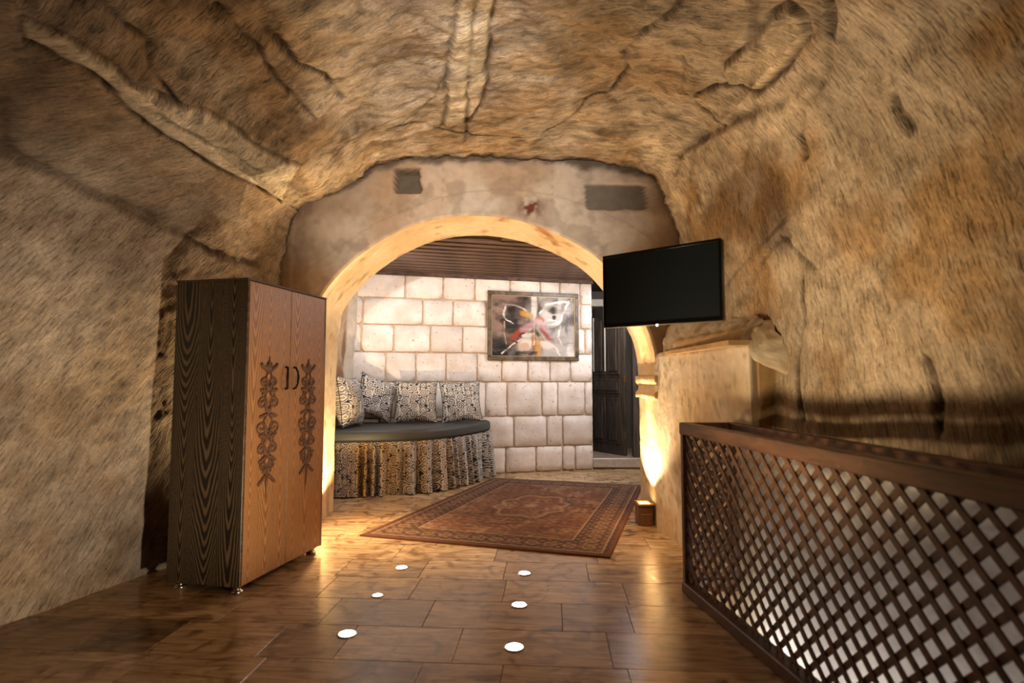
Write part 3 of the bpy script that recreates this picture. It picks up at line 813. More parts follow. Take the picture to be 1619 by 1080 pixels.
# ------------------------------------------------------------------ lounge behind the arch
def by(x): return 8.12 + .27 * x
bn = Vector((.27, -1, 0)).normalized(); bu = Vector((1, .27, 0)).normalized()
SC = math.hypot(1, .27)
bw = MB()
ba = math.atan2(.27, 1)
MW = Matrix.Translation((0, 8.12, 0)) @ Matrix.Rotation(ba, 4, 'Z')
bw.box((-2.35, .03, -.1), (1.185 * SC, .4, 2.85), MW)
backw = bw.build('wall_far', M_mortar); backw['kind'] = 'structure'
HC = [0, .355, .785, 1.265, 1.665, 2.035, 2.395, 2.76]
JX = {6: [-1.444, -.946, -.517, -.022, .41, .695, 1.0], 5: [-1.975, -1.21, -.808, -.35, .05, .5, 1.0], 4: [-1.992, -1.581, -1.107, -.678, -.173, .3, .75, 1.07],
      3: [-2.072, -1.68, -1.293, -.9, -.478, -.138, .229, .549, .848], 2: [-1.948, -1.554, -1.174, -.775, -.364, -.066, .428, .658, 1.062],
      1: [-1.747, -1.348, -.939, -.432, .031, .499, .73], 0: [-1.584, -1.019, -.55, -.084, .344, .728, .914]}
rb = random.Random(11)


def stone_block(x0, x1, z0, z1, seed):
    nx, nz = 9, 8
    wx, wz = x1 - x0, z1 - z0
    g = .006
    r1 = random.Random(seed)
    V = []; F = []
    cor = [r1.uniform(0, .016) for _ in range(4)]
    for i in range(nx):
        for j in range(nz):
            u = i / (nx - 1); v = j / (nz - 1)
            e = min(u, 1 - u) * wx; f = min(v, 1 - v) * wz
            edge = min(e, f)
            x = g + u * (wx - 2 * g); z = g + v * (wz - 2 * g)
            if i in (0, nx - 1): x += (1 if i == 0 else -1) * (r1.random() * .010 + .002 * math.sin(j))
            if j in (0, nz - 1): z += (1 if j == 0 else -1) * (r1.random() * .006)
            ci = (0 if u < .5 else 1) + (0 if v < .5 else 2)
            cd_ = math.hypot(e, f)
            if cd_ < .05: x += (1 if u < .5 else -1) * cor[ci] * (1 - cd_ / .05); z += (1 if v < .5 else -1) * cor[ci] * (1 - cd_ / .05)
            d = -.004 if (i in (0, nx - 1) or j in (0, nz - 1)) else -.020 - r1.random() * .005 + (.006 if (i in (1, nx - 2) or j in (1, nz - 2)) else 0)
            V.append((x, d, z))
    # front grid non-uniform: pull second ring close to the border for a crisp arris
    def idx(i, j): return i * nz + j
    W = [list(p) for p in V]
    for i in range(nx):
        for j in range(nz):
            p = W[idx(i, j)]
            if i == 1 and 0 < j < nz - 1: p[0] = W[idx(0, j)][0] + .012
            if i == nx - 2 and 0 < j < nz - 1: p[0] = W[idx(nx - 1, j)][0] - .012
            if j == 1 and 0 < i < nx - 1: p[2] = W[idx(i, 0)][2] + .010
            if j == nz - 2 and 0 < i < nx - 1: p[2] = W[idx(i, nz - 1)][2] - .010
    V = [tuple(p) for p in W]
    for i in range(nx - 1):
        for j in range(nz - 1):
            F.append([idx(i, j), idx(i + 1, j), idx(i + 1, j + 1), idx(i, j + 1)])
    ring = [idx(i, 0) for i in range(nx)] + [idx(nx - 1, j) for j in range(1, nz)] + [idx(i, nz - 1) for i in range(nx - 2, -1, -1)] + [idx(0, j) for j in range(nz - 2, 0, -1)]
    k0 = len(V)
    for q in ring: V.append((V[q][0], .06, V[q][2]))
    for a in range(len(ring)):
        b2 = (a + 1) % len(ring)
        F.append([ring[b2], ring[a], k0 + a, k0 + b2])
    me = bpy.data.meshes.new('stone_block'); me.from_pydata(V, [], F); me.update(); me.materials.append(M_block)
    me.polygons.foreach_set('use_smooth', [True] * len(me.polygons))
    return me


for r in range(7):
    xs = [-2.25] + [x * SC for x in JX[r] if x * SC > -2.1] + [1.185 * SC]
    for x0, x1 in zip(xs[:-1], xs[1:]):
        if x1 - x0 < .05: continue
        me = stone_block(x0, x1, HC[r], HC[r + 1], rb.randint(0, 99999))
        o = bpy.data.objects.new('stone_block', me); C.objects.link(o); o.parent = backw
        o.location = MW @ Vector((x0, .012, HC[r])); o.rotation_euler = (0, 0, ba)
# left wall of the lounge: rough plaster, slightly bowed, with an oval light niche
yy = np.linspace(5.6, 7.75, 160); zz = np.linspace(0, 2.85, 160)
YY, ZZ = np.meshgrid(yy, zz, indexing='ij')
XX = -2.12 + (fbm(YY * 2, ZZ * 2, 101) - .5) * .08 + .06 * sstep(7.3, 7.62, YY) + (fbm(YY * 9, ZZ * 9, 102) - .5) * .015
nv_ = np.sqrt(((YY - 7.0) / .10) ** 2 + ((ZZ - 2.03) / .17) ** 2)
XX = XX - .10 * sstep(1.1, .9, nv_)
lc = mix(np.broadcast_to(lin((184, 158, 128)), XX.shape + (3,)), lin((126, 94, 66)), sstep(.45, .62, fbm(YY * 3, ZZ * 3, 103)) * .8)
lc = mix(lc, lin((205, 192, 176)), sstep(7.28, 7.36, YY))
o = grid_obj('wall_side', np.stack([XX, YY, ZZ], -1), M_plast, None, lc); o['kind'] = 'structure'; wside = o
nl = empty('niche_lamp', (-2.12, 7.0, 2.03))
tag(nl, 'glowing oval niche lamp in the rough lounge wall left of the sofa cushions', 'lamp')
g = MB(); V = []; F = []
V.append((-.012, 0, 0))
for k in range(24): V.append((-.03, .075 * math.cos(2 * PI * k / 24), .135 * math.sin(2 * PI * k / 24)))
for k in range(24): V.append((-.055, .08 * math.cos(2 * PI * k / 24), .14 * math.sin(2 * PI * k / 24)))
for k in range(24): F.append([0, 1 + k, 1 + (k + 1) % 24]); F.append([1 + k, 25 + k, 25 + (k + 1) % 24, 1 + (k + 1) % 24])
g.add(V, F); g.build('lamp_glass', M_nich, nl, True)
rg = MB(); rg.tube([(-.035, .085 * math.cos(2 * PI * k / 32), .147 * math.sin(2 * PI * k / 32)) for k in range(32)], .008, 8, close=True)
rg.build('rim', M_brass, nl, True)
# right wall of the lounge, hall beyond, threshold step
rw = MB(); rw.box((2.1, 5.78, -.1), (2.25, 9.9, 3.0)); o = rw.build('wall_hall', M_white); o['kind'] = 'structure'
rw = MB(); rw.box((.2, 9.75, -.1), (2.2, 9.9, 3.0)); o = rw.build('wall_end', M_dark); o['kind'] = 'structure'
stp = MB(); stp.box((1.19, 8.52, -.05), (2.1, 9.75, .15), None, .008); o = stp.build('floor_step', M_thresh); o['kind'] = 'structure'
stp = MB(); stp.box((1.17, 8.46, .02), (2.1, 8.52, .155), None, .01); o2 = stp.build('step_edge', mat_plain('pale_step_stone', (176, 164, 150), .3, nscale=20, namt=.15), o)
# slatted timber ceiling of the lounge
cb = MB(); cb.box((-2.4, 5.7, 2.80), (2.3, 9.9, 2.88)); lc_ = cb.build('ceiling_lounge', M_board); lc_['kind'] = 'structure'
SLME = {}


def slat_run(name, y, hw, th, z, m):
    x0 = max(-2.35, (5.84 + hw - y) / .27); x1 = 2.28
    if x1 - x0 < .3: return
    L_ = round((x1 - x0) * SC, 2)
    if (name, L_) not in SLME:
        b_ = MB(); b_.box((0, -hw, 0), (L_, hw, th), None, .005); SLME[(name, L_)] = b_.mesh(name); SLME[(name, L_)].materials.append(m)
    o_ = bpy.data.objects.new(name, SLME[(name, L_)]); C.objects.link(o_); o_.parent = lc_
    o_.location = (x0, y + .27 * x0, z); o_.rotation_euler = (0, 0, ba)


y = 5.35
while y < 8.05:
    slat_run('ceiling_slat', y, .052, .05, 2.75, M_slat)
    slat_run('gap_shade_strip', y + .095, .016, .02, 2.785, M_board)  # dark strip deepens the painted shade in each slat gap
    y += .19
cm = MB(); cm.box((-2.3, -.05, 2.70), (1.185 * SC, .0, 2.765), MW, .006); o = cm.build('trim_1', M_slat); o['kind'] = 'structure'
# dark panelled door ajar in the hall
dang = math.atan2(8.691 - 9.46, 1.752 - 1.291)
dl = .83
door = empty('door_1', (1.275, 9.45, .155), dang); door['kind'] = 'structure'
dm = MB()
dm.box((0, .0, .01), (dl, .045, 2.30), None, .003)
dm.build('door_leaf', M_door, door)
for (x0, x1) in ((.10, .385), (.445, .73)):
    for (z0, z1) in ((.16, .86), (1.22, 2.14)):
        q = MB(); q.box((x0, -.012, z0), (x1, .0, z1), None, .004); q.box((x0 + .05, -.026, z0 + .05), (x1 - .05, -.012, z1 - .05), None, .012)
        q.build('door_panel', M_door, door)
q = MB(); q.box((.10, -.012, .93), (.73, .0, 1.15), None, .004); q.box((.15, -.024, .97), (.68, -.012, 1.11), None, .01); q.build('door_panel', M_door, door)
for x in (.13, .412):
    q = MB(); q.box((x - .008, -.034, 1.27), (x + .008, -.010, 2.14), None, .003); q.build('metal_strip', M_strip, door)
for z in (.3, 1.15, 2.0):
    q = MB(); q.tube([(dl + .008, -.004, z - .05), (dl + .008, -.004, z + .05)], .010, 10); q.build('hinge', M_brass, door)
q = MB(); q.box((.035, -.012, .98), (.065, -.002, 1.20), None, .003); q.tube([(.05, -.01, 1.12), (.05, -.05, 1.12), (.13, -.055, 1.12)], .009, 8); q.build('door_handle', M_iron, door)
df = MB(); df.box((1.80, 8.60, .15), (1.90, 8.72, 2.50), None, .006); df.box((1.17, 9.5, .15), (1.25, 9.6, 2.5), None, .006)
o = df.build('door_frame', M_door); o['kind'] = 'structure'
lt = MB(); lt.box((1.0, 9.40, 2.50), (2.1, 9.75, 2.62), None, .01); o = lt.build('lintel', M_white); o['kind'] = 'structure'; o.name = 'trim_2'

# ------------------------------------------------------------------ uplight boxes at the arch piers
def uplight(loc, rz, label, w_=.13, d_=.17, h_=.17):
    u = empty('uplight', loc, rz); tag(u, label, 'lamp')
    b = MB(); b.box((-w_ / 2, -d_ / 2, 0), (w_ / 2, d_ / 2, h_), None, .006); b.box((-w_ / 2 + .015, -d_ / 2 - .02, 0), (w_ / 2 - .02, -d_ / 2, h_ * .62), None, .005)
    b.build('housing', M_upbox, u)
    b = MB(); b.box((-w_ / 2 - .008, -d_ / 2 - .008, h_), (w_ / 2 + .008, -d_ / 2 + .02, h_ + .02), None, .003); b.box((-w_ / 2 - .008, d_ / 2 - .02, h_), (w_ / 2 + .008, d_ / 2 + .008, h_ + .02), None, .003)
    b.box((-w_ / 2 - .008, -d_ / 2 + .02, h_), (-w_ / 2 + .015, d_ / 2 - .02, h_ + .02), None, .003); b.box((w_ / 2 - .015, -d_ / 2 + .02, h_), (w_ / 2 + .008, d_ / 2 - .02, h_ + .02), None, .003)
    b.build('rim', M_brass, u)
    b = MB(); b.box((-w_ / 2 + .016, -d_ / 2 + .021, h_ - .004), (w_ / 2 - .016, d_ / 2 - .021, h_ + .008)); b.build('lens', M_upl, u)
    return u


uplight((1.195, 5.30, 0), 0, 'small brown box uplight throwing light up the right arch pier')

# ------------------------------------------------------------------ round lights sunk in the floor
FL = [((-.763, 4.073), 'round floor light in left row, farthest from the viewer, nearest the rug', .036),
      ((.083, 3.956), 'round floor light in right row, farthest one, just in front of the rug', .036),
      ((-.81, 3.56), 'smallest dim round floor light, middle of the left row', .026),
      ((.042, 3.414), 'round floor light, middle of the right row', .038),
      ((-.842, 3.034), 'bright round floor light in left row, nearest the viewer', .040),
      ((.011, 2.888), 'bright round floor light in right row, nearest the viewer', .040)]
for (x, y), lb, r in FL:
    u = empty('floor_light', (x, y, 0)); tag(u, lb, 'floor light', 'round lights sunk in the tiled floor')
    MB().lathe([(r + .012, .0), (r + .012, .004), (r + .003, .006), (r + .001, .003), (r + .001, 0)], n=28).build('ring', M_chrome, u, True)
    MB().lathe([(r, .001), (r, .004), (r * .7, .0062), (r * .01, .007)], n=28).build('lens', M_lens, u, True)


# ------------------------------------------------------------------ wardrobe
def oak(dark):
    c_lo, c_hi = (lin((32, 26, 20)), lin((122, 98, 68))) if dark else (lin((100, 64, 34)), lin((184, 130, 76)))  # side panel oak: darker stain with its shade painted in

    def f(u, v, pw=.17, seed=0):
        k = np.floor(u / pw); d = (u - (k + .5) * pw) / (pw / 2)
        d = d + (fbm(u * 5, v * 1.2, 120 + seed) - .5) * .45
        flip = 1.0
        sh = _hash(k.astype(np.int64) + 50, k.astype(np.int64) * 0 + 3, 5 + seed)
        vv = v + sh * .3 + (fbm(u * 8 + k * 9, v * 3, 130 + seed) - .5) * .13
        ph = vv * 9.5 + 5.5 * fbm(v * 1.3 + k * 3, v * 0 + k, 140 + seed, 2) - 5.5 * np.abs(d) ** 1.5 * (1.05 + .55 * np.cos(v * 2.0 + k * 1.9))
        ring = .5 + .5 * np.sin(2 * PI * ph)
        ring = sstep(.35, .9, ring)
        fine = fbm(u * 160, v * 5, 150 + seed, 3)
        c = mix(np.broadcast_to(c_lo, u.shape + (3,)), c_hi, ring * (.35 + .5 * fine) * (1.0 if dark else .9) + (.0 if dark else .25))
        seam = np.exp(-((np.abs(d) - 1) / .03) ** 2)
        return mix(c, c_lo * .6, seam * .35)
    return f


WR = math.atan2(.899, .196)
ward = empty('wardrobe', (-1.638, 3.544, 0), WR)
tag(ward, 'tall two-door oak wardrobe with carved doors standing left of the arch', 'wardrobe')
DW, DD, Z0, Z1 = .92, .517, .05, 1.92
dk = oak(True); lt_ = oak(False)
slab('side_panel', (0, .0 + DD, Z0), (0, -DD, 0), (0, 0, Z1 - Z0), 170, 520, (.022, 0, 0), lambda u, v: dk(u, v, .1725, 1), M_ward, ward)['label'] = 'dark oak side panel with bold grain, shade in its colour'
b = MB(); b.box((DW - .022, .0, Z0), (DW, DD, Z1)); b.build('side_panel', M_wedge, ward)
b = MB(); b.box((.022, .024, Z1 - .03), (DW - .022, DD, Z1)); b.box((-.006, -.004, Z1), (DW + .006, DD + .004, Z1 + .012), None, .003); b.build('top_panel', M_wedge, ward)
b = MB(); b.box((.022, .024, Z0), (DW - .022, DD, Z0 + .04)); b.build('bottom_panel', M_wedge, ward)
b = MB(); b.box((.022, DD - .012, Z0 + .04), (DW - .022, DD, Z1 - .03)); b.build('back_panel', M_wedge, ward)
b = MB(); b.box((.022, .026, Z0 + .04), (DW - .022, .04, Z1 - .03)); b.build('door_gap_shade', M_gap, ward)  # near-black sheet behind the doors paints the shade in their gap


def spiral(cx, cz, r0, r1, a0, a1, n=22):
    return [(cx + (r0 + (r1 - r0) * t) * math.cos(a0 + (a1 - a0) * t), cz + (r0 + (r1 - r0) * t) * math.sin(a0 + (a1 - a0) * t)) for t in [k / (n - 1) for k in range(n)]]


def carving(cx, m, parent, yd):
    mb = MB()

    def st(pts, r=.0065):
        for sx in (1, -1):
            P3 = [(cx + sx * x * 1.12, yd, .54 + (z - .54) * .87) for x, z in pts]
            k = len(P3)
            rs = [r * 1.4 * (.45 + .55 * math.sin(PI * min(1, max(0, (i + 1) / (k + 1)))) ** .5) for i in range(k)]
            mb.tube(P3, rs, 6)
    zc = 1.10
    # stacked mirrored S-scrolls, leaves and a drop finial
    for (z, s, fl) in ((1.40, .9, 1), (1.24, 1.15, -1), (1.06, 1.25, 1), (.90, 1.1, -1), (.78, .8, 1)):
        st(spiral(.046 * s, z, .036 * s, .007, -PI / 2 * fl, (-PI / 2 + 2.6 * PI) * fl), .006)
        st(spiral(.030 * s, z - .055 * s * fl, .022 * s, .005, PI / 2 * fl, (PI / 2 - 2.2 * PI) * fl), .005)
        st([(.004, z - .06 * s), (.02 * s, z - .03 * s), (.012 * s, z), (.03 * s, z + .04 * s), (.008, z + .075 * s)], .006)
    for (z, a) in ((1.47, .9), (1.32, .2), (1.15, -.2), (.98, .3), (.84, -.5), (.70, -.9)):
        st([(.012, z), (.03, z + .02 * math.sin(a) + .006), (.058, z + .05 * math.sin(a)), (.076, z + .075 * math.sin(a) + .004)], .009)
        st([(.005, z + .012), (.02, z + .04), (.012, z + .07)], .007)
    mb.tube([(cx, yd, 1.34), (cx, yd, 1.38), (cx, yd, 1.42), (cx, yd, 1.455)], [.006, .014, .008, .002], 8)
    mb.tube([(cx, yd, .68), (cx, yd, .64), (cx, yd, .60), (cx, yd, .54)], [.006, .013, .006, .002], 8)
    for z in (1.25, 1.105, .94, .82):
        mb.lathe([(.013, -.013), (.018, 0), (.013, .013)], (cx, yd + .004, z), 10)
    return mb.build('carving', m, parent, True)


for k, x0 in enumerate((.004, DW / 2 + .003)):
    wd = DW / 2 - .007
    d = slab('door', (x0, .0, Z0 + .004), (wd, 0, 0), (0, 0, Z1 - Z0 - .008), 150, 460, (0, .022, 0), lambda u, v, k=k: lt_(u, v, .152, 7 + k), M_ward, ward)
    carving(x0 + wd * (.50 if k == 0 else .50), M_carve, d, -.002)
    hx = x0 + (wd - .045 if k == 0 else .045)
    sx = 1 if k == 0 else -1
    h = MB(); h.tube([(hx, -.0, 1.385), (hx, -.018, 1.38), (hx - sx * .012, -.026, 1.35), (hx - sx * .016, -.028, 1.31), (hx - sx * .012, -.026, 1.27), (hx, -.018, 1.24), (hx, 0, 1.235)], [.007, .008, .007, .008, .007, .008, .007], 8)
    h.build('handle', M_iron, d, True)
for (x, y) in ((.05, .05), (DW - .06, .05), (.05, DD - .06), (DW - .06, DD - .06)):
    MB().lathe([(.020, 0), (.034, .004), (.037, .012), (.030, .02), (.020, .026), (.026, .034), (.034, .040), (.036, .05)], (x, y, 0), 20).build('foot', M_chrome, ward, True)


# ------------------------------------------------------------------ printed suzani cloth colours
def suzani(u, v, warmf, seed=0, sc_=1.0):
    """columns of rings, diamonds and scrolls; u across, v up, metres; warmf 0..1 amount of yellow"""
    sc_ = sc_ * 1.12
    cw = .105 * sc_; chh = .098 * sc_
    k = np.floor(u / cw); du = u / cw - k - .5
    off = np.where(k % 2 == 0, 0, .5)
    m_ = np.floor(v / chh + off); dv = v / chh + off - m_ - .5
    r = np.hypot(du * cw, dv * chh) / sc_
    h = _hash(k.astype(np.int64) + 90, m_.astype(np.int64) + 90, seed)
    man = (np.abs(du) * cw + np.abs(dv) * chh) / sc_

    def bnd(x, a, b): return sstep(a - .0025, a + .0015, x) * sstep(b + .0025, b - .0015, x)
    ring = np.maximum(np.maximum(bnd(r, .014, .024), bnd(r, .034, .043)), sstep(.008, .005, r))
    dia = np.maximum(sstep(.034, .030, man) * (1 - bnd(man, .006, .012)), bnd(man, .044, .052))
    th = np.arctan2(dv, du)
    scr = sstep(-.2, .4, np.sin(r * 300 + th * 2)) * sstep(.050, .044, r)
    lightm = np.where(h < .45, ring, np.where(h < .68, dia, scr))
    edge = sstep(.42, .45, np.abs(du)) * sstep(-.5, .1, np.sin(v / sc_ * 210))
    curl = sstep(.0, .28, np.sin(u / sc_ * 120 + 1.8 * np.sin(v / sc_ * 80)) * np.sin(v / sc_ * 110 + 1.6 * np.sin(u / sc_ * 95))) * sstep(.040, .046, r)
    lightm = np.clip(np.maximum(lightm, np.maximum(edge, curl)), 0, 1)
    hk = _hash(k.astype(np.int64) + 31, k.astype(np.int64) * 0, seed + 3)
    yl = np.clip(warmf * (.15 + 1.1 * sstep(.35, .7, hk)), 0, 1)
    lightc = mix(np.broadcast_to(lin((212, 206, 198)), u.shape + (3,)), lin((220, 176, 98)), yl * .9)
    darkc = mix(np.broadcast_to(lin((44, 46, 54)), u.shape + (3,)), lin((84, 62, 36)), yl * .8)
    return mix(darkc, lightc, lightm * .92)


# ------------------------------------------------------------------ corner sofa
CV = [(-2.06, 6.42), (-1.885, 6.439), (-1.542, 6.491), (-1.2, 6.578), (-.903, 6.723), (-.67, 6.994), (-.462, 7.42), (-.30, 7.80), (-.235, 8.0)]
cv = np.array(CV); cl = np.concatenate([[0], np.cumsum(np.hypot(*np.diff(cv, axis=0).T))])


def smooth_curve(pts, n, it=30):
    pts = np.array(pts); c = np.concatenate([[0], np.cumsum(np.hypot(*np.diff(pts, axis=0).T))])
    s = np.linspace(0, c[-1], n); q = np.stack([np.interp(s, c, pts[:, 0]), np.interp(s, c, pts[:, 1])], -1)
    for _ in range(it): q[1:-1] = (q[:-2] + 2 * q[1:-1] + q[2:]) / 4
    return q, s


sofa = empty('corner_sofa', (-1.3, 7.2, 0)); tag(sofa, 'rounded corner sofa with grey seat pad and pleated patterned skirt', 'sofa')
off = Vector((1.3, -7.2, 0))
# skirt
NSK, NVK = 620, 120
q, s = smooth_curve(CV, NSK, 400)
tg = np.gradient(q, axis=0); tg /= np.linalg.norm(tg, axis=1, keepdims=True); nr = np.stack([tg[:, 1], -tg[:, 0]], -1)
v = np.linspace(0, .60, NVK)
SS, VV = np.meshgrid(s, v, indexing='ij')
ph = SS / .175 + 1.1 * (fbm(SS * 3, SS * 0, 201, 2) - .5) * 2 + .12 * (fbm(SS * 6, VV * 3, 204, 2) - .5)
amp = .012 + .056 * (1 - VV / .60) ** .7
fold = amp * (np.sign(np.sin(2 * PI * ph)) * np.abs(np.sin(2 * PI * ph)) ** .75 + .25 * np.sin(4 * PI * ph + 1)) - .035 * (VV / .6)
PX = q[:, None, 0] + nr[:, None, 0] * fold - off.x * -1; PY = q[:, None, 1] + nr[:, None, 1] * fold
PX = q[:, None, 0] + nr[:, None, 0] * fold + off.x; PY = PY + off.y
hem = .008 + .008 * np.sin(2 * PI * ph + .6)
PZ = VV + hem * (1 - VV / .6)
arc = SS * 1.35
wf = sstep(2.0, .3, SS) + .0
cs = suzani(arc, VV, wf * (.5 + .5 * (np.sin(2 * PI * ph) > -.2)), 5)
grid_obj('skirt', np.stack([PX, PY, PZ], -1), M_fabric, sofa, cs)
# platform under the pad (top hidden) and seat pad


def extr(curve, z0, z1, rnd_, name, m, par, sub=6):
    """solid with the plan: curve + corner point behind; rounded front edge"""
    n = len(curve); c0 = np.array([-1.45, 7.35])
    prof = [(-rnd_ * 1.0, z0)] + [(-rnd_ + rnd_ * math.cos(a), (z0 + rnd_) - rnd_ * math.cos(PI / 2 - a) if False else z0 + rnd_ + rnd_ * math.sin(a)) for a in np.linspace(-PI / 2, 0, sub)] + \
           [(-rnd_ + rnd_ * math.cos(a), z1 - rnd_ + rnd_ * math.sin(a)) for a in np.linspace(0, PI / 2, sub)]
    prof += [(-.12, z1 + .004), (-.3, z1 + .008), (-.5, z1 + .008)]
    t_ = np.gradient(curve, axis=0); t_ /= np.linalg.norm(t_, axis=1, keepdims=True); nn = np.stack([t_[:, 1], -t_[:, 0]], -1)
    G = np.zeros((n, len(prof), 3))
    for j, (a, z) in enumerate(prof):
        G[:, j, 0] = curve[:, 0] + nn[:, 0] * a + off.x; G[:, j, 1] = curve[:, 1] + nn[:, 1] * a + off.y; G[:, j, 2] = z
    V = G.reshape(-1, 3); k = len(V); npf = len(prof)
    wallp = [(-2.06, 7.53), (-.235, 8.03)]
    extra = [(wallp[0][0] + off.x, wallp[0][1] + off.y, z1 + .006), (-1.45 + off.x, 7.60 + off.y, z1 + .008), (wallp[1][0] - .08 + off.x, wallp[1][1] + off.y - .02, z1 + .006)]
    me = bpy.data.meshes.new(name)
    F = grid_faces(n, npf).tolist()
    Vl = V.tolist() + [list(e) for e in extra]
    # top fill
    F2 = [[i * npf + npf - 1, (i + 1) * npf + npf - 1, k + 1] for i in range(n - 1)]
    F2 += [[0 * npf + npf - 1, k + 1, k], [(n - 1) * npf + npf - 1, k + 2, k + 1]]
    me.from_pydata(Vl, [], F + F2); me.update()
    return link(name, me, m, par, True)


q2, _ = smooth_curve([(-2.06, 6.40), (-1.885, 6.42), (-1.542, 6.475), (-1.2, 6.56), (-.91, 6.72), (-.70, 6.99), (-.50, 7.42), (-.36, 7.76), (-.30, 7.985)], 120, 40)
extr(q2, .595, .735, .045, 'seat_pad', M_cush, sofa)
pb = MB(); n = 40
q3, _ = smooth_curve([(a - .0, b + .07) for a, b in CV[:-1]] + [(-.30, 7.98)], n, 8)
cenp = (-1.5, 7.4)
V = [((a - cenp[0]) * .93 + cenp[0] + off.x, (b_ - cenp[1]) * .93 + cenp[1] + off.y, z) for z in (.02, .598) for a, b_ in q3]
k = len(V); V += [(-2.0 + off.x, 7.5 + off.y, .02), (-2.0 + off.x, 7.5 + off.y, .598)]
F = [[i, i + 1, n + i + 1, n + i] for i in range(n - 1)] + [[n + i, n + i + 1, k + 1] for i in range(n - 1)] + [[i + 1, i, k] for i in range(n - 1)]
pb.add(V, F); pb.build('platform', M_wedge, sofa)


# cushions
def cushion(loc, rot, size, th, seed, warmf, label, sc_=1.0, ears=.06):
    n = 90
    a = np.linspace(-1, 1, n)
    U, V_ = np.meshgrid(a, a, indexing='ij')
    prof = ((1 - np.abs(U) ** 2.6) * (1 - np.abs(V_) ** 2.6)) ** .55
    sagx = 1 - ears * (1 - V_ ** 2) * (np.abs(U) > 0) * U ** 2
    sagy = 1 - ears * (1 - U ** 2) * V_ ** 2
    wr = (fbm(U * 2 + seed, V_ * 2, seed, 3) - .5) * .3
    hx = size / 2
    PX = U * hx * sagx; PY = V_ * hx * sagy
    parts = []; cols = []
    for sgn_ in (1, -1):
        PZ = sgn_ * th / 2 * prof * (1 + wr) + (fbm(U * 5 + 7, V_ * 5, seed + 2, 3) - .5) * .012 * prof
        parts.append(np.stack([PX, PZ * -1, PY], -1))
        cols.append(suzani(PX + 1 + .03, PY + 1, np.full(U.shape, warmf), seed, sc_))
    V = np.vstack([p.reshape(-1, 3) for p in parts])
    F = np.vstack([grid_faces(n, n), grid_faces(n, n, n * n, True)])
    me = raw_mesh('cushion', V, F, np.vstack([c.reshape(-1, 3) for c in cols]))
    bm = bmesh.new(); bm.from_mesh(me); bmesh.ops.remove_doubles(bm, verts=bm.verts[:], dist=.0004); bm.to_mesh(me); bm.free()
    o = empty('cushion', loc); o.rotation_euler = rot
    c = link('cover', me, M_fabric, o)
    pp = MB(); e = np.linspace(-1, 1, 20)
    loop = [(x, -1) for x in e[:-1]] + [(1, y) for y in e[:-1]] + [(x, 1) for x in e[::-1][:-1]] + [(-1, y) for y in e[::-1][:-1]]
    pts = [(x * hx * (1 - ears * (1 - y * y) * x * x), 0, y * hx * (1 - ears * (1 - x * x) * y * y)) for x, y in loop]
    pp.tube(pts, .0055, 6, close=True); pp.build('piping', M_cush, o, True)
    tag(o, label, 'cushion', 'patterned cushions on the corner sofa')
    return o


R = math.radians
cushion((-1.93, 6.86, 1.035), (R(-9), R(2), R(84)), .60, .26, 3, .28, 'leftmost cushion of the sofa, seen edge on, cream and tan rings', ears=.09)
cushion((-1.73, 7.36, 1.07), (R(-16), R(20), R(32)), .53, .20, 11, .03, 'grey cushion tilted with one corner pointing up, second from the left', ears=.12)
cushion((-1.235, 7.44, 1.015), (R(-13), R(1), R(12)), .545, .20, 19, .16, 'square black and cream cushion, third from the left on the sofa', ears=.10)
cushion((-.67, 7.60, 1.01), (R(-14), R(-2), R(17)), .545, .19, 27, .08, 'rightmost patterned cushion at the open end of the sofa', ears=.10)

# ------------------------------------------------------------------ picture on the back wall
pic = empty('framed_painting', tuple(MW @ Vector((.305 * SC, -.022, 2.055))), ba)
tag(pic, 'framed abstract butterfly painting hanging on the white stone wall', 'painting')
PW, PH = 1.36, .98


def spline2(pts, n=40):
    q_, _ = smooth_curve(pts, n, 4); return [tuple(p) for p in q_]


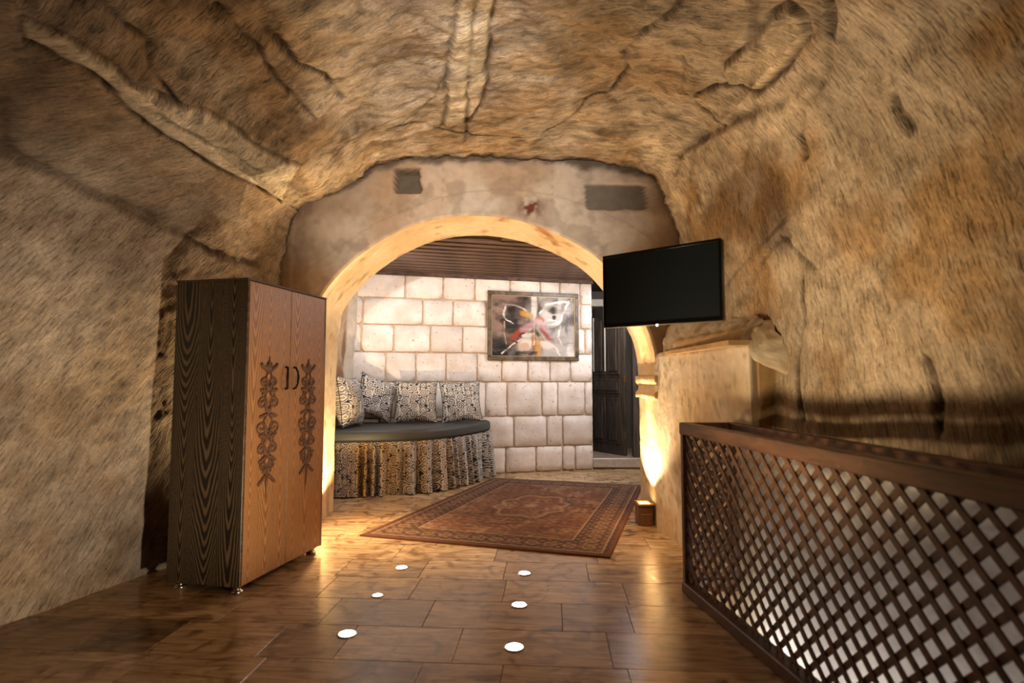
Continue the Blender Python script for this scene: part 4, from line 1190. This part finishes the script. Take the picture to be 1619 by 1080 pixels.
def art(u, v):
    x = u / 1.24; y = v / .86          # 0..1
    n1 = fbm(x * 4, y * 4, 301, 5); n2 = fbm(x * 12, y * 3 + 5, 302, 4); n3 = fbm(x * 5 + 9, y * 14, 303, 4)
    c = mix(np.broadcast_to(lin((150, 128, 116)), u.shape + (3,)), lin((64, 60, 56)), sstep(.42, .62, n1))
    c = mix(c, lin((196, 190, 186)), sstep(.45, .7, x + (n2 - .5) * .5) * .85)
    c = mix(c, lin((96, 92, 92)), sstep(.6, .8, x) * sstep(.4, .65, n2) * sstep(.25, .5, y) * .8)
    c = mix(c, lin((54, 54, 50)), sstep(.42, .2, y + (n1 - .5) * .2) * sstep(.34, .1, x) * .95)
    c = mix(c, lin((60, 52, 46)), sstep(.75, .95, y) * sstep(.25, .35, x) * sstep(.5, .4, x) * .6)
    c = mix(c, lin((232, 226, 220)), sstep(.03, .0, np.abs(x - .5 - .01 * np.sin(y * 9)) - .02) * sstep(.45, .7, y) * .85)
    xw, yw = x + (n1 - .5) * .07 + (n2 - .5) * .03, y + (n3 - .5) * .09

    def blob(cx, cy, rx, ry, colr, a=.85, rot=0.0):
        nonlocal c
        ca, sa = math.cos(rot), math.sin(rot)
        X_, Y_ = (xw - cx) * 1.24, (yw - cy) * .86
        e = ((X_ * ca + Y_ * sa) / rx) ** 2 + ((-X_ * sa + Y_ * ca) / ry) ** 2
        c = mix(c, lin(colr), sstep(1.7, .3, e + (n2 - .5) * 1.2) * a)

    def stroke(pts, wd, colr, a=.9, tex=.5):
        nonlocal c
        d_ = dist_poly(xw * 1.24, yw * .86, [(px * 1.24, py * .86) for px, py in spline2(pts)])
        c = mix(c, lin(colr), sstep(wd, wd * .45, d_) * a * (1 - tex * sstep(.4, .7, n3)))
    # wings
    blob(.30, .74, .20, .12, (70, 62, 58), .7, -.4); blob(.75, .70, .21, .15, (214, 208, 204), .9, .35)
    blob(.74, .78, .08, .06, (56, 54, 54), .95); blob(.76, .66, .035, .035, (44, 42, 42), .9)
    blob(.24, .78, .07, .06, (52, 46, 44), .9); blob(.40, .70, .09, .05, (206, 158, 72), .9, -.3); blob(.58, .62, .08, .045, (196, 120, 92), .8)
    blob(.33, .40, .20, .05, (178, 76, 58), .95, .75); blob(.42, .50, .12, .05, (208, 176, 180), .8, .6)
    blob(.62, .52, .15, .06, (214, 184, 188), .85, -.6); blob(.66, .38, .14, .03, (186, 84, 70), .9, -.75)
    blob(.42, .24, .15, .10, (224, 216, 204), .9, .6); blob(.38, .16, .07, .05, (204, 160, 140), .7)
    blob(.50, .26, .035, .10, (188, 122, 44), .9); blob(.56, .16, .05, .16, (206, 164, 104), .85, -.25); blob(.66, .2, .10, .07, (226, 214, 204), .85, -.6)
    stroke([(.16, .86), (.14, .70), (.2, .58), (.27, .53)], .018, (226, 220, 214)); stroke([(.14, .88), (.3, .86), (.42, .76)], .022, (214, 200, 190))
    stroke([(.58, .72), (.66, .88), (.80, .90), (.93, .93)], .024, (236, 232, 228)); stroke([(.93, .93), (.87, .72), (.82, .56), (.68, .52)], .026, (236, 232, 228))
    stroke([(.64, .60), (.72, .62), (.80, .58)], .014, (240, 236, 232)); stroke([(.22, .54), (.32, .50), (.38, .56)], .02, (58, 62, 72))
    stroke([(.48, .50), (.36, .30), (.22, .14), (.13, .04)], .016, (226, 206, 192)); stroke([(.53, .50), (.66, .28), (.76, .14), (.82, .02)], .018, (230, 216, 208))
    stroke([(.16, .56), (.15, .36), (.18, .14)], .014, (190, 162, 140)); stroke([(.84, .52), (.80, .34), (.84, .22)], .02, (232, 226, 220))
    stroke([(.5, .56), (.505, .40), (.5, .2)], .012, (232, 214, 200)); stroke([(.30, .22), (.2, .3)], .02, (60, 58, 54))
    blob(.16, .14, .06, .05, (44, 46, 42), .9); blob(.44, .06, .12, .03, (52, 44, 40), .8)
    blob(.95, .10, .06, .12, (232, 226, 222), .8)
    c = mix(c, lin((120, 104, 96)), sstep(.45, .75, n3) * .35); c = mix(c, lin((222, 214, 208)), sstep(.52, .8, fbm(x * 9, y * 9, 306, 4)) * .2)
    return np.clip(c, 0, 1) ** 1.22


b = slab('canvas', (-PW / 2 + .055, -.006, -PH / 2 + .055), (PW - .11, 0, 0), (0, 0, PH - .11), 330, 232, (0, .012, 0), art, M_paint, pic)
fm = MB()
for (a0, a1, c0, c1) in ((-PW / 2, PW / 2, PH / 2 - .06, PH / 2), (-PW / 2, PW / 2, -PH / 2, -PH / 2 + .06)):
    fm.box((a0, -.026, c0), (a1, .0, c1), None, .008)
for a0, a1 in ((-PW / 2, -PW / 2 + .06), (PW / 2 - .06, PW / 2)):
    fm.box((a0, -.026, -PH / 2 + .06), (a1, .0, PH / 2 - .06), None, .008)
fm.build('frame', M_frame, pic)
fm = MB()
for z in (PH / 2 - .066, -PH / 2 + .055):
    fm.box((-PW / 2 + .055, -.018, z), (PW / 2 - .055, -.004, z + .011))
for x in (-PW / 2 + .055, PW / 2 - .066):
    fm.box((x, -.018, -PH / 2 + .06), (x + .011, -.004, PH / 2 - .06))
fm.build('inner_edge', M_fline, pic)


# ------------------------------------------------------------------ rug
def rugcol(u, v):
    w_, l_ = 2.07, 2.96
    x = u; y = v
    e = np.minimum(np.minimum(x, w_ - x), np.minimum(y, l_ - y))
    wx = (fbm(x * 12, y * 12, 401, 3) - .5) * .03
    rust, deep, gold, blk, tan = [lin(c) for c in ((112, 76, 58), (84, 60, 50), (150, 120, 90), (58, 48, 46), (134, 104, 80))]
    n = fbm(x * 5, y * 5, 402, 5); nf = fbm(x * 26, y * 26, 403, 4)
    c = mix(np.broadcast_to(rust, u.shape + (3,)), tan, sstep(.42, .62, n) * .8)
    c = mix(c, deep, sstep(.5, .64, nf) * .75)
    # field scrollwork
    f = np.sin(x * 34 + 2.2 * np.sin(y * 21)) * np.sin(y * 31 + 2.0 * np.sin(x * 23)) + wx * 8
    c = mix(c, gold, sstep(.45, .8, f) * .4); c = mix(c, blk, sstep(-.4, -.8, f) * .45)
    c = mix(c, rust * .8, sstep(.4, .6, fbm(x * 9 + 4, y * 3, 411, 4)) * .5)
    r = np.hypot((x - w_ / 2) * 1.0, (y - l_ / 2) * .7)
    rr_ = r + .03 * np.cos(8 * np.arctan2(y - l_ / 2, x - w_ / 2))
    c = mix(c, gold, np.exp(-((rr_ - .34) / .018) ** 2) * .7); c = mix(c, blk, np.exp(-((rr_ - .40) / .012) ** 2) * .6)
    c = mix(c, gold, np.exp(-(r / .06) ** 2) * .9)
    # main border
    bd = sstep(.36, .352, e)
    along = np.where((np.minimum(x, w_ - x) < np.minimum(y, l_ - y)), y, x)
    mot = np.hypot((along / .15 - np.floor(along / .15) - .5) * .15, e - .20)
    bc = mix(np.broadcast_to(deep, u.shape + (3,)), blk, sstep(.5, .62, nf) * .7)
    bc = mix(bc, gold, (np.exp(-((mot - .045) / .010) ** 2) + np.exp(-(mot / .016) ** 2)) * .55)
    bc = mix(bc, tan, sstep(.25, .6, np.sin(along * 60) * np.sin(e * 75)) * .55)
    c = mix(c, bc, bd)
    for d0, wd_, cc_ in ((.35, .008, gold), (.33, .006, blk), (.075, .008, gold), (.055, .007, blk), (.1, .005, rust)):
        c = mix(c, cc_, np.exp(-((e - d0 + wx * .2) / wd_) ** 2) * .85)
    c = mix(c, lin((96, 60, 44)), sstep(.04, .03, e))
    return c * (.8 + .4 * fbm(x * 2, y * 2, 409))[..., None]


RP = [np.array(p) for p in ((-1.269, 4.877), (.713, 4.269), (1.60, 7.13), (-.243, 7.66))]
nu, nv = 300, 430
u, v = np.meshgrid(np.linspace(0, 1, nu), np.linspace(0, 1, nv), indexing='ij')
XY = (1 - u)[..., None] * (1 - v)[..., None] * RP[0] + u[..., None] * (1 - v)[..., None] * RP[1] + u[..., None] * v[..., None] * RP[2] + (1 - u)[..., None] * v[..., None] * RP[3]
ed = np.minimum(np.minimum(u, 1 - u) * 2.07, np.minimum(v, 1 - v) * 2.96)
zt = .0125 * sstep(0, .008, ed) + .0018 + (fbm(u * 4, v * 5, 410) - .5) * .004 * sstep(0, .05, ed)
rug = grid_obj('rug', np.stack([XY[..., 0], XY[..., 1], zt], -1), M_rug, None, rugcol(u * 2.07, v * 2.96))
tag(rug, 'worn rust red oriental rug lying under the arch in front of the sofa', 'rug')

# ------------------------------------------------------------------ television on an arm
ta, tb = Vector((.556, 3.46, 1.83)), Vector((1.108, 3.00, 1.825))
tang = math.atan2(tb.y - ta.y, tb.x - ta.x)
TWD, THT = (tb - ta).length, .437
tv = empty('television', tuple((ta + tb) / 2), tang)
tag(tv, 'black flat television on a wall arm in front of the right arch pier', 'television')
# local x along the screen, -y towards the viewer
b = MB(); b.box((-TWD / 2, -.004, -THT / 2), (TWD / 2, .035, THT / 2), None, .006); b.build('casing', M_tvb, tv)
b = MB()
b.box((-TWD / 2, -.012, THT / 2 - .016), (TWD / 2, -.004, THT / 2), None, .003); b.box((-TWD / 2, -.012, -THT / 2), (TWD / 2, -.004, -THT / 2 + .024), None, .003)
b.box((-TWD / 2, -.012, -THT / 2 + .024), (-TWD / 2 + .016, -.004, THT / 2 - .016), None, .003); b.box((TWD / 2 - .016, -.012, -THT / 2 + .024), (TWD / 2, -.004, THT / 2 - .016), None, .003)
b.build('bezel', mat_plain('gloss_black', (12, 12, 13), .12), tv)
b = MB(); b.box((-TWD / 2 + .016, -.0075, -THT / 2 + .024), (TWD / 2 - .016, -.004, THT / 2 - .016)); b.build('screen', M_tvs, tv)
b = MB(); b.lathe([(.002, -.006), (.006, -.004), (.006, .004), (.002, .006)], (-.01, -.012, -THT / 2 - .004), 12); b.build('power_light', M_led, tv, True)
b = MB(); b.box((-.20, .035, -.13), (.20, .06, .15), None, .01); b.build('rear_housing', M_tvb, tv)
b = MB(); b.box((-.06, .06, -.08), (.06, .068, .08), None, .003)
inv = (Matrix.Translation((ta + tb) / 2) @ Matrix.Rotation(tang, 4, 'Z')).inverted()
w1 = inv @ Vector((1.16, 3.85, 1.86)); w2 = inv @ Vector((1.56, 4.45, 1.86))
b.tube([(0, .068, 0.02), tuple(w1)], .014, 10); b.tube([tuple(w1), tuple(w2)], .014, 10)
b.tube([tuple(w1 + Vector((0, 0, -.03))), tuple(w1 + Vector((0, 0, .03)))], .02, 10)
b.build('mounting_arm', M_iron, tv)

# ------------------------------------------------------------------ lattice railing round the stairwell
p0, p1 = Vector((1.083, 3.632, 0)), Vector((1.415, .95, 0))
q0, q1 = Vector((1.385, 3.655, 0)), Vector((1.60, .95, 0))
rl = empty('lattice_railing', tuple(p0)); tag(rl, 'brown wooden railing with diamond lattice around the stairwell on the right', 'railing')
HT = 1.03
dr = (p1 - p0); LEN = dr.length; dr.normalize(); nrl = Vector((-dr.y, dr.x, 0))
er = (q0 - p0); ELEN = er.length; er.normalize(); nel = Vector((-er.y, er.x, 0))


def rail_bar(name, a, b_, wd, th, m=M_rail, bev=.005):
    MB().bar(a, b_, wd, th, (0, 0, 1), bev).build(name, m, rl)


z_ = lambda h: Vector((0, 0, h))
rail_bar('top_rail', z_(HT - .036) - dr * .02, dr * LEN + z_(HT - .036), .062, .072)
rail_bar('top_rail', z_(HT - .025), er * ELEN + z_(HT - .025), .05, .05)
rail_bar('top_rail', (q0 - p0) + z_(HT - .025), (q1 - p0) + z_(HT - .025), .06, .05)
rail_bar('bottom_rail', z_(.032), dr * LEN + z_(.032), .084, .062)
rail_bar('bottom_rail', z_(.05), er * ELEN + z_(.05), .045, .05)
for nm, pp in (('post', Vector((0, 0, 0))), ('post', q0 - p0)):
    b = MB(); b.box((pp.x - .024, pp.y - .024, 0), (pp.x + .024, pp.y + .024, HT), None, .004); b.build(nm, M_rail, rl)
    b = MB()
b = MB(); pm = dr * (LEN - .02); b.box((pm.x - .024, pm.y - .024, 0), (pm.x + .024, pm.y + .024, HT - .06), None, .004); b.build('post', M_rail, rl)


def lattice(o_, d_, L, nrm_, z0, z1, pitch, wd, th):
    H_ = z1 - z0
    for layer, sg in ((0, 1), (1, -1)):
        off_ = nrm_ * (th * (.5 if layer == 0 else -.5))
        c = -H_ + pitch * .5
        while c < L:
            # line x = c + t (sg=1) or x = c + H - t, t = z in 0..H
            a0, a1 = max(0, -c), min(H_, L - c)
            if a1 - a0 > .03:
                if sg == 1: A_, B_ = (c + a0, a0), (c + a1, a1)
                else: A_, B_ = (c + a0, H_ - a0), (c + a1, H_ - a1)
                pa_ = o_ + d_ * A_[0] + z_(z0 + A_[1]) + off_; pb_ = o_ + d_ * B_[0] + z_(z0 + B_[1]) + off_
                MB().bar(pa_, pb_, th, wd, nrm_.cross((pb_ - pa_).normalized()), .002).build('lath', M_lath, rl)
            c += pitch


lattice(dr * .02, dr, LEN - .04, nrl, .07, HT - .055, .104, .026, .008)
lattice(er * .02, er, ELEN - .04, nel, .07, HT - .05, .075, .022, .008)
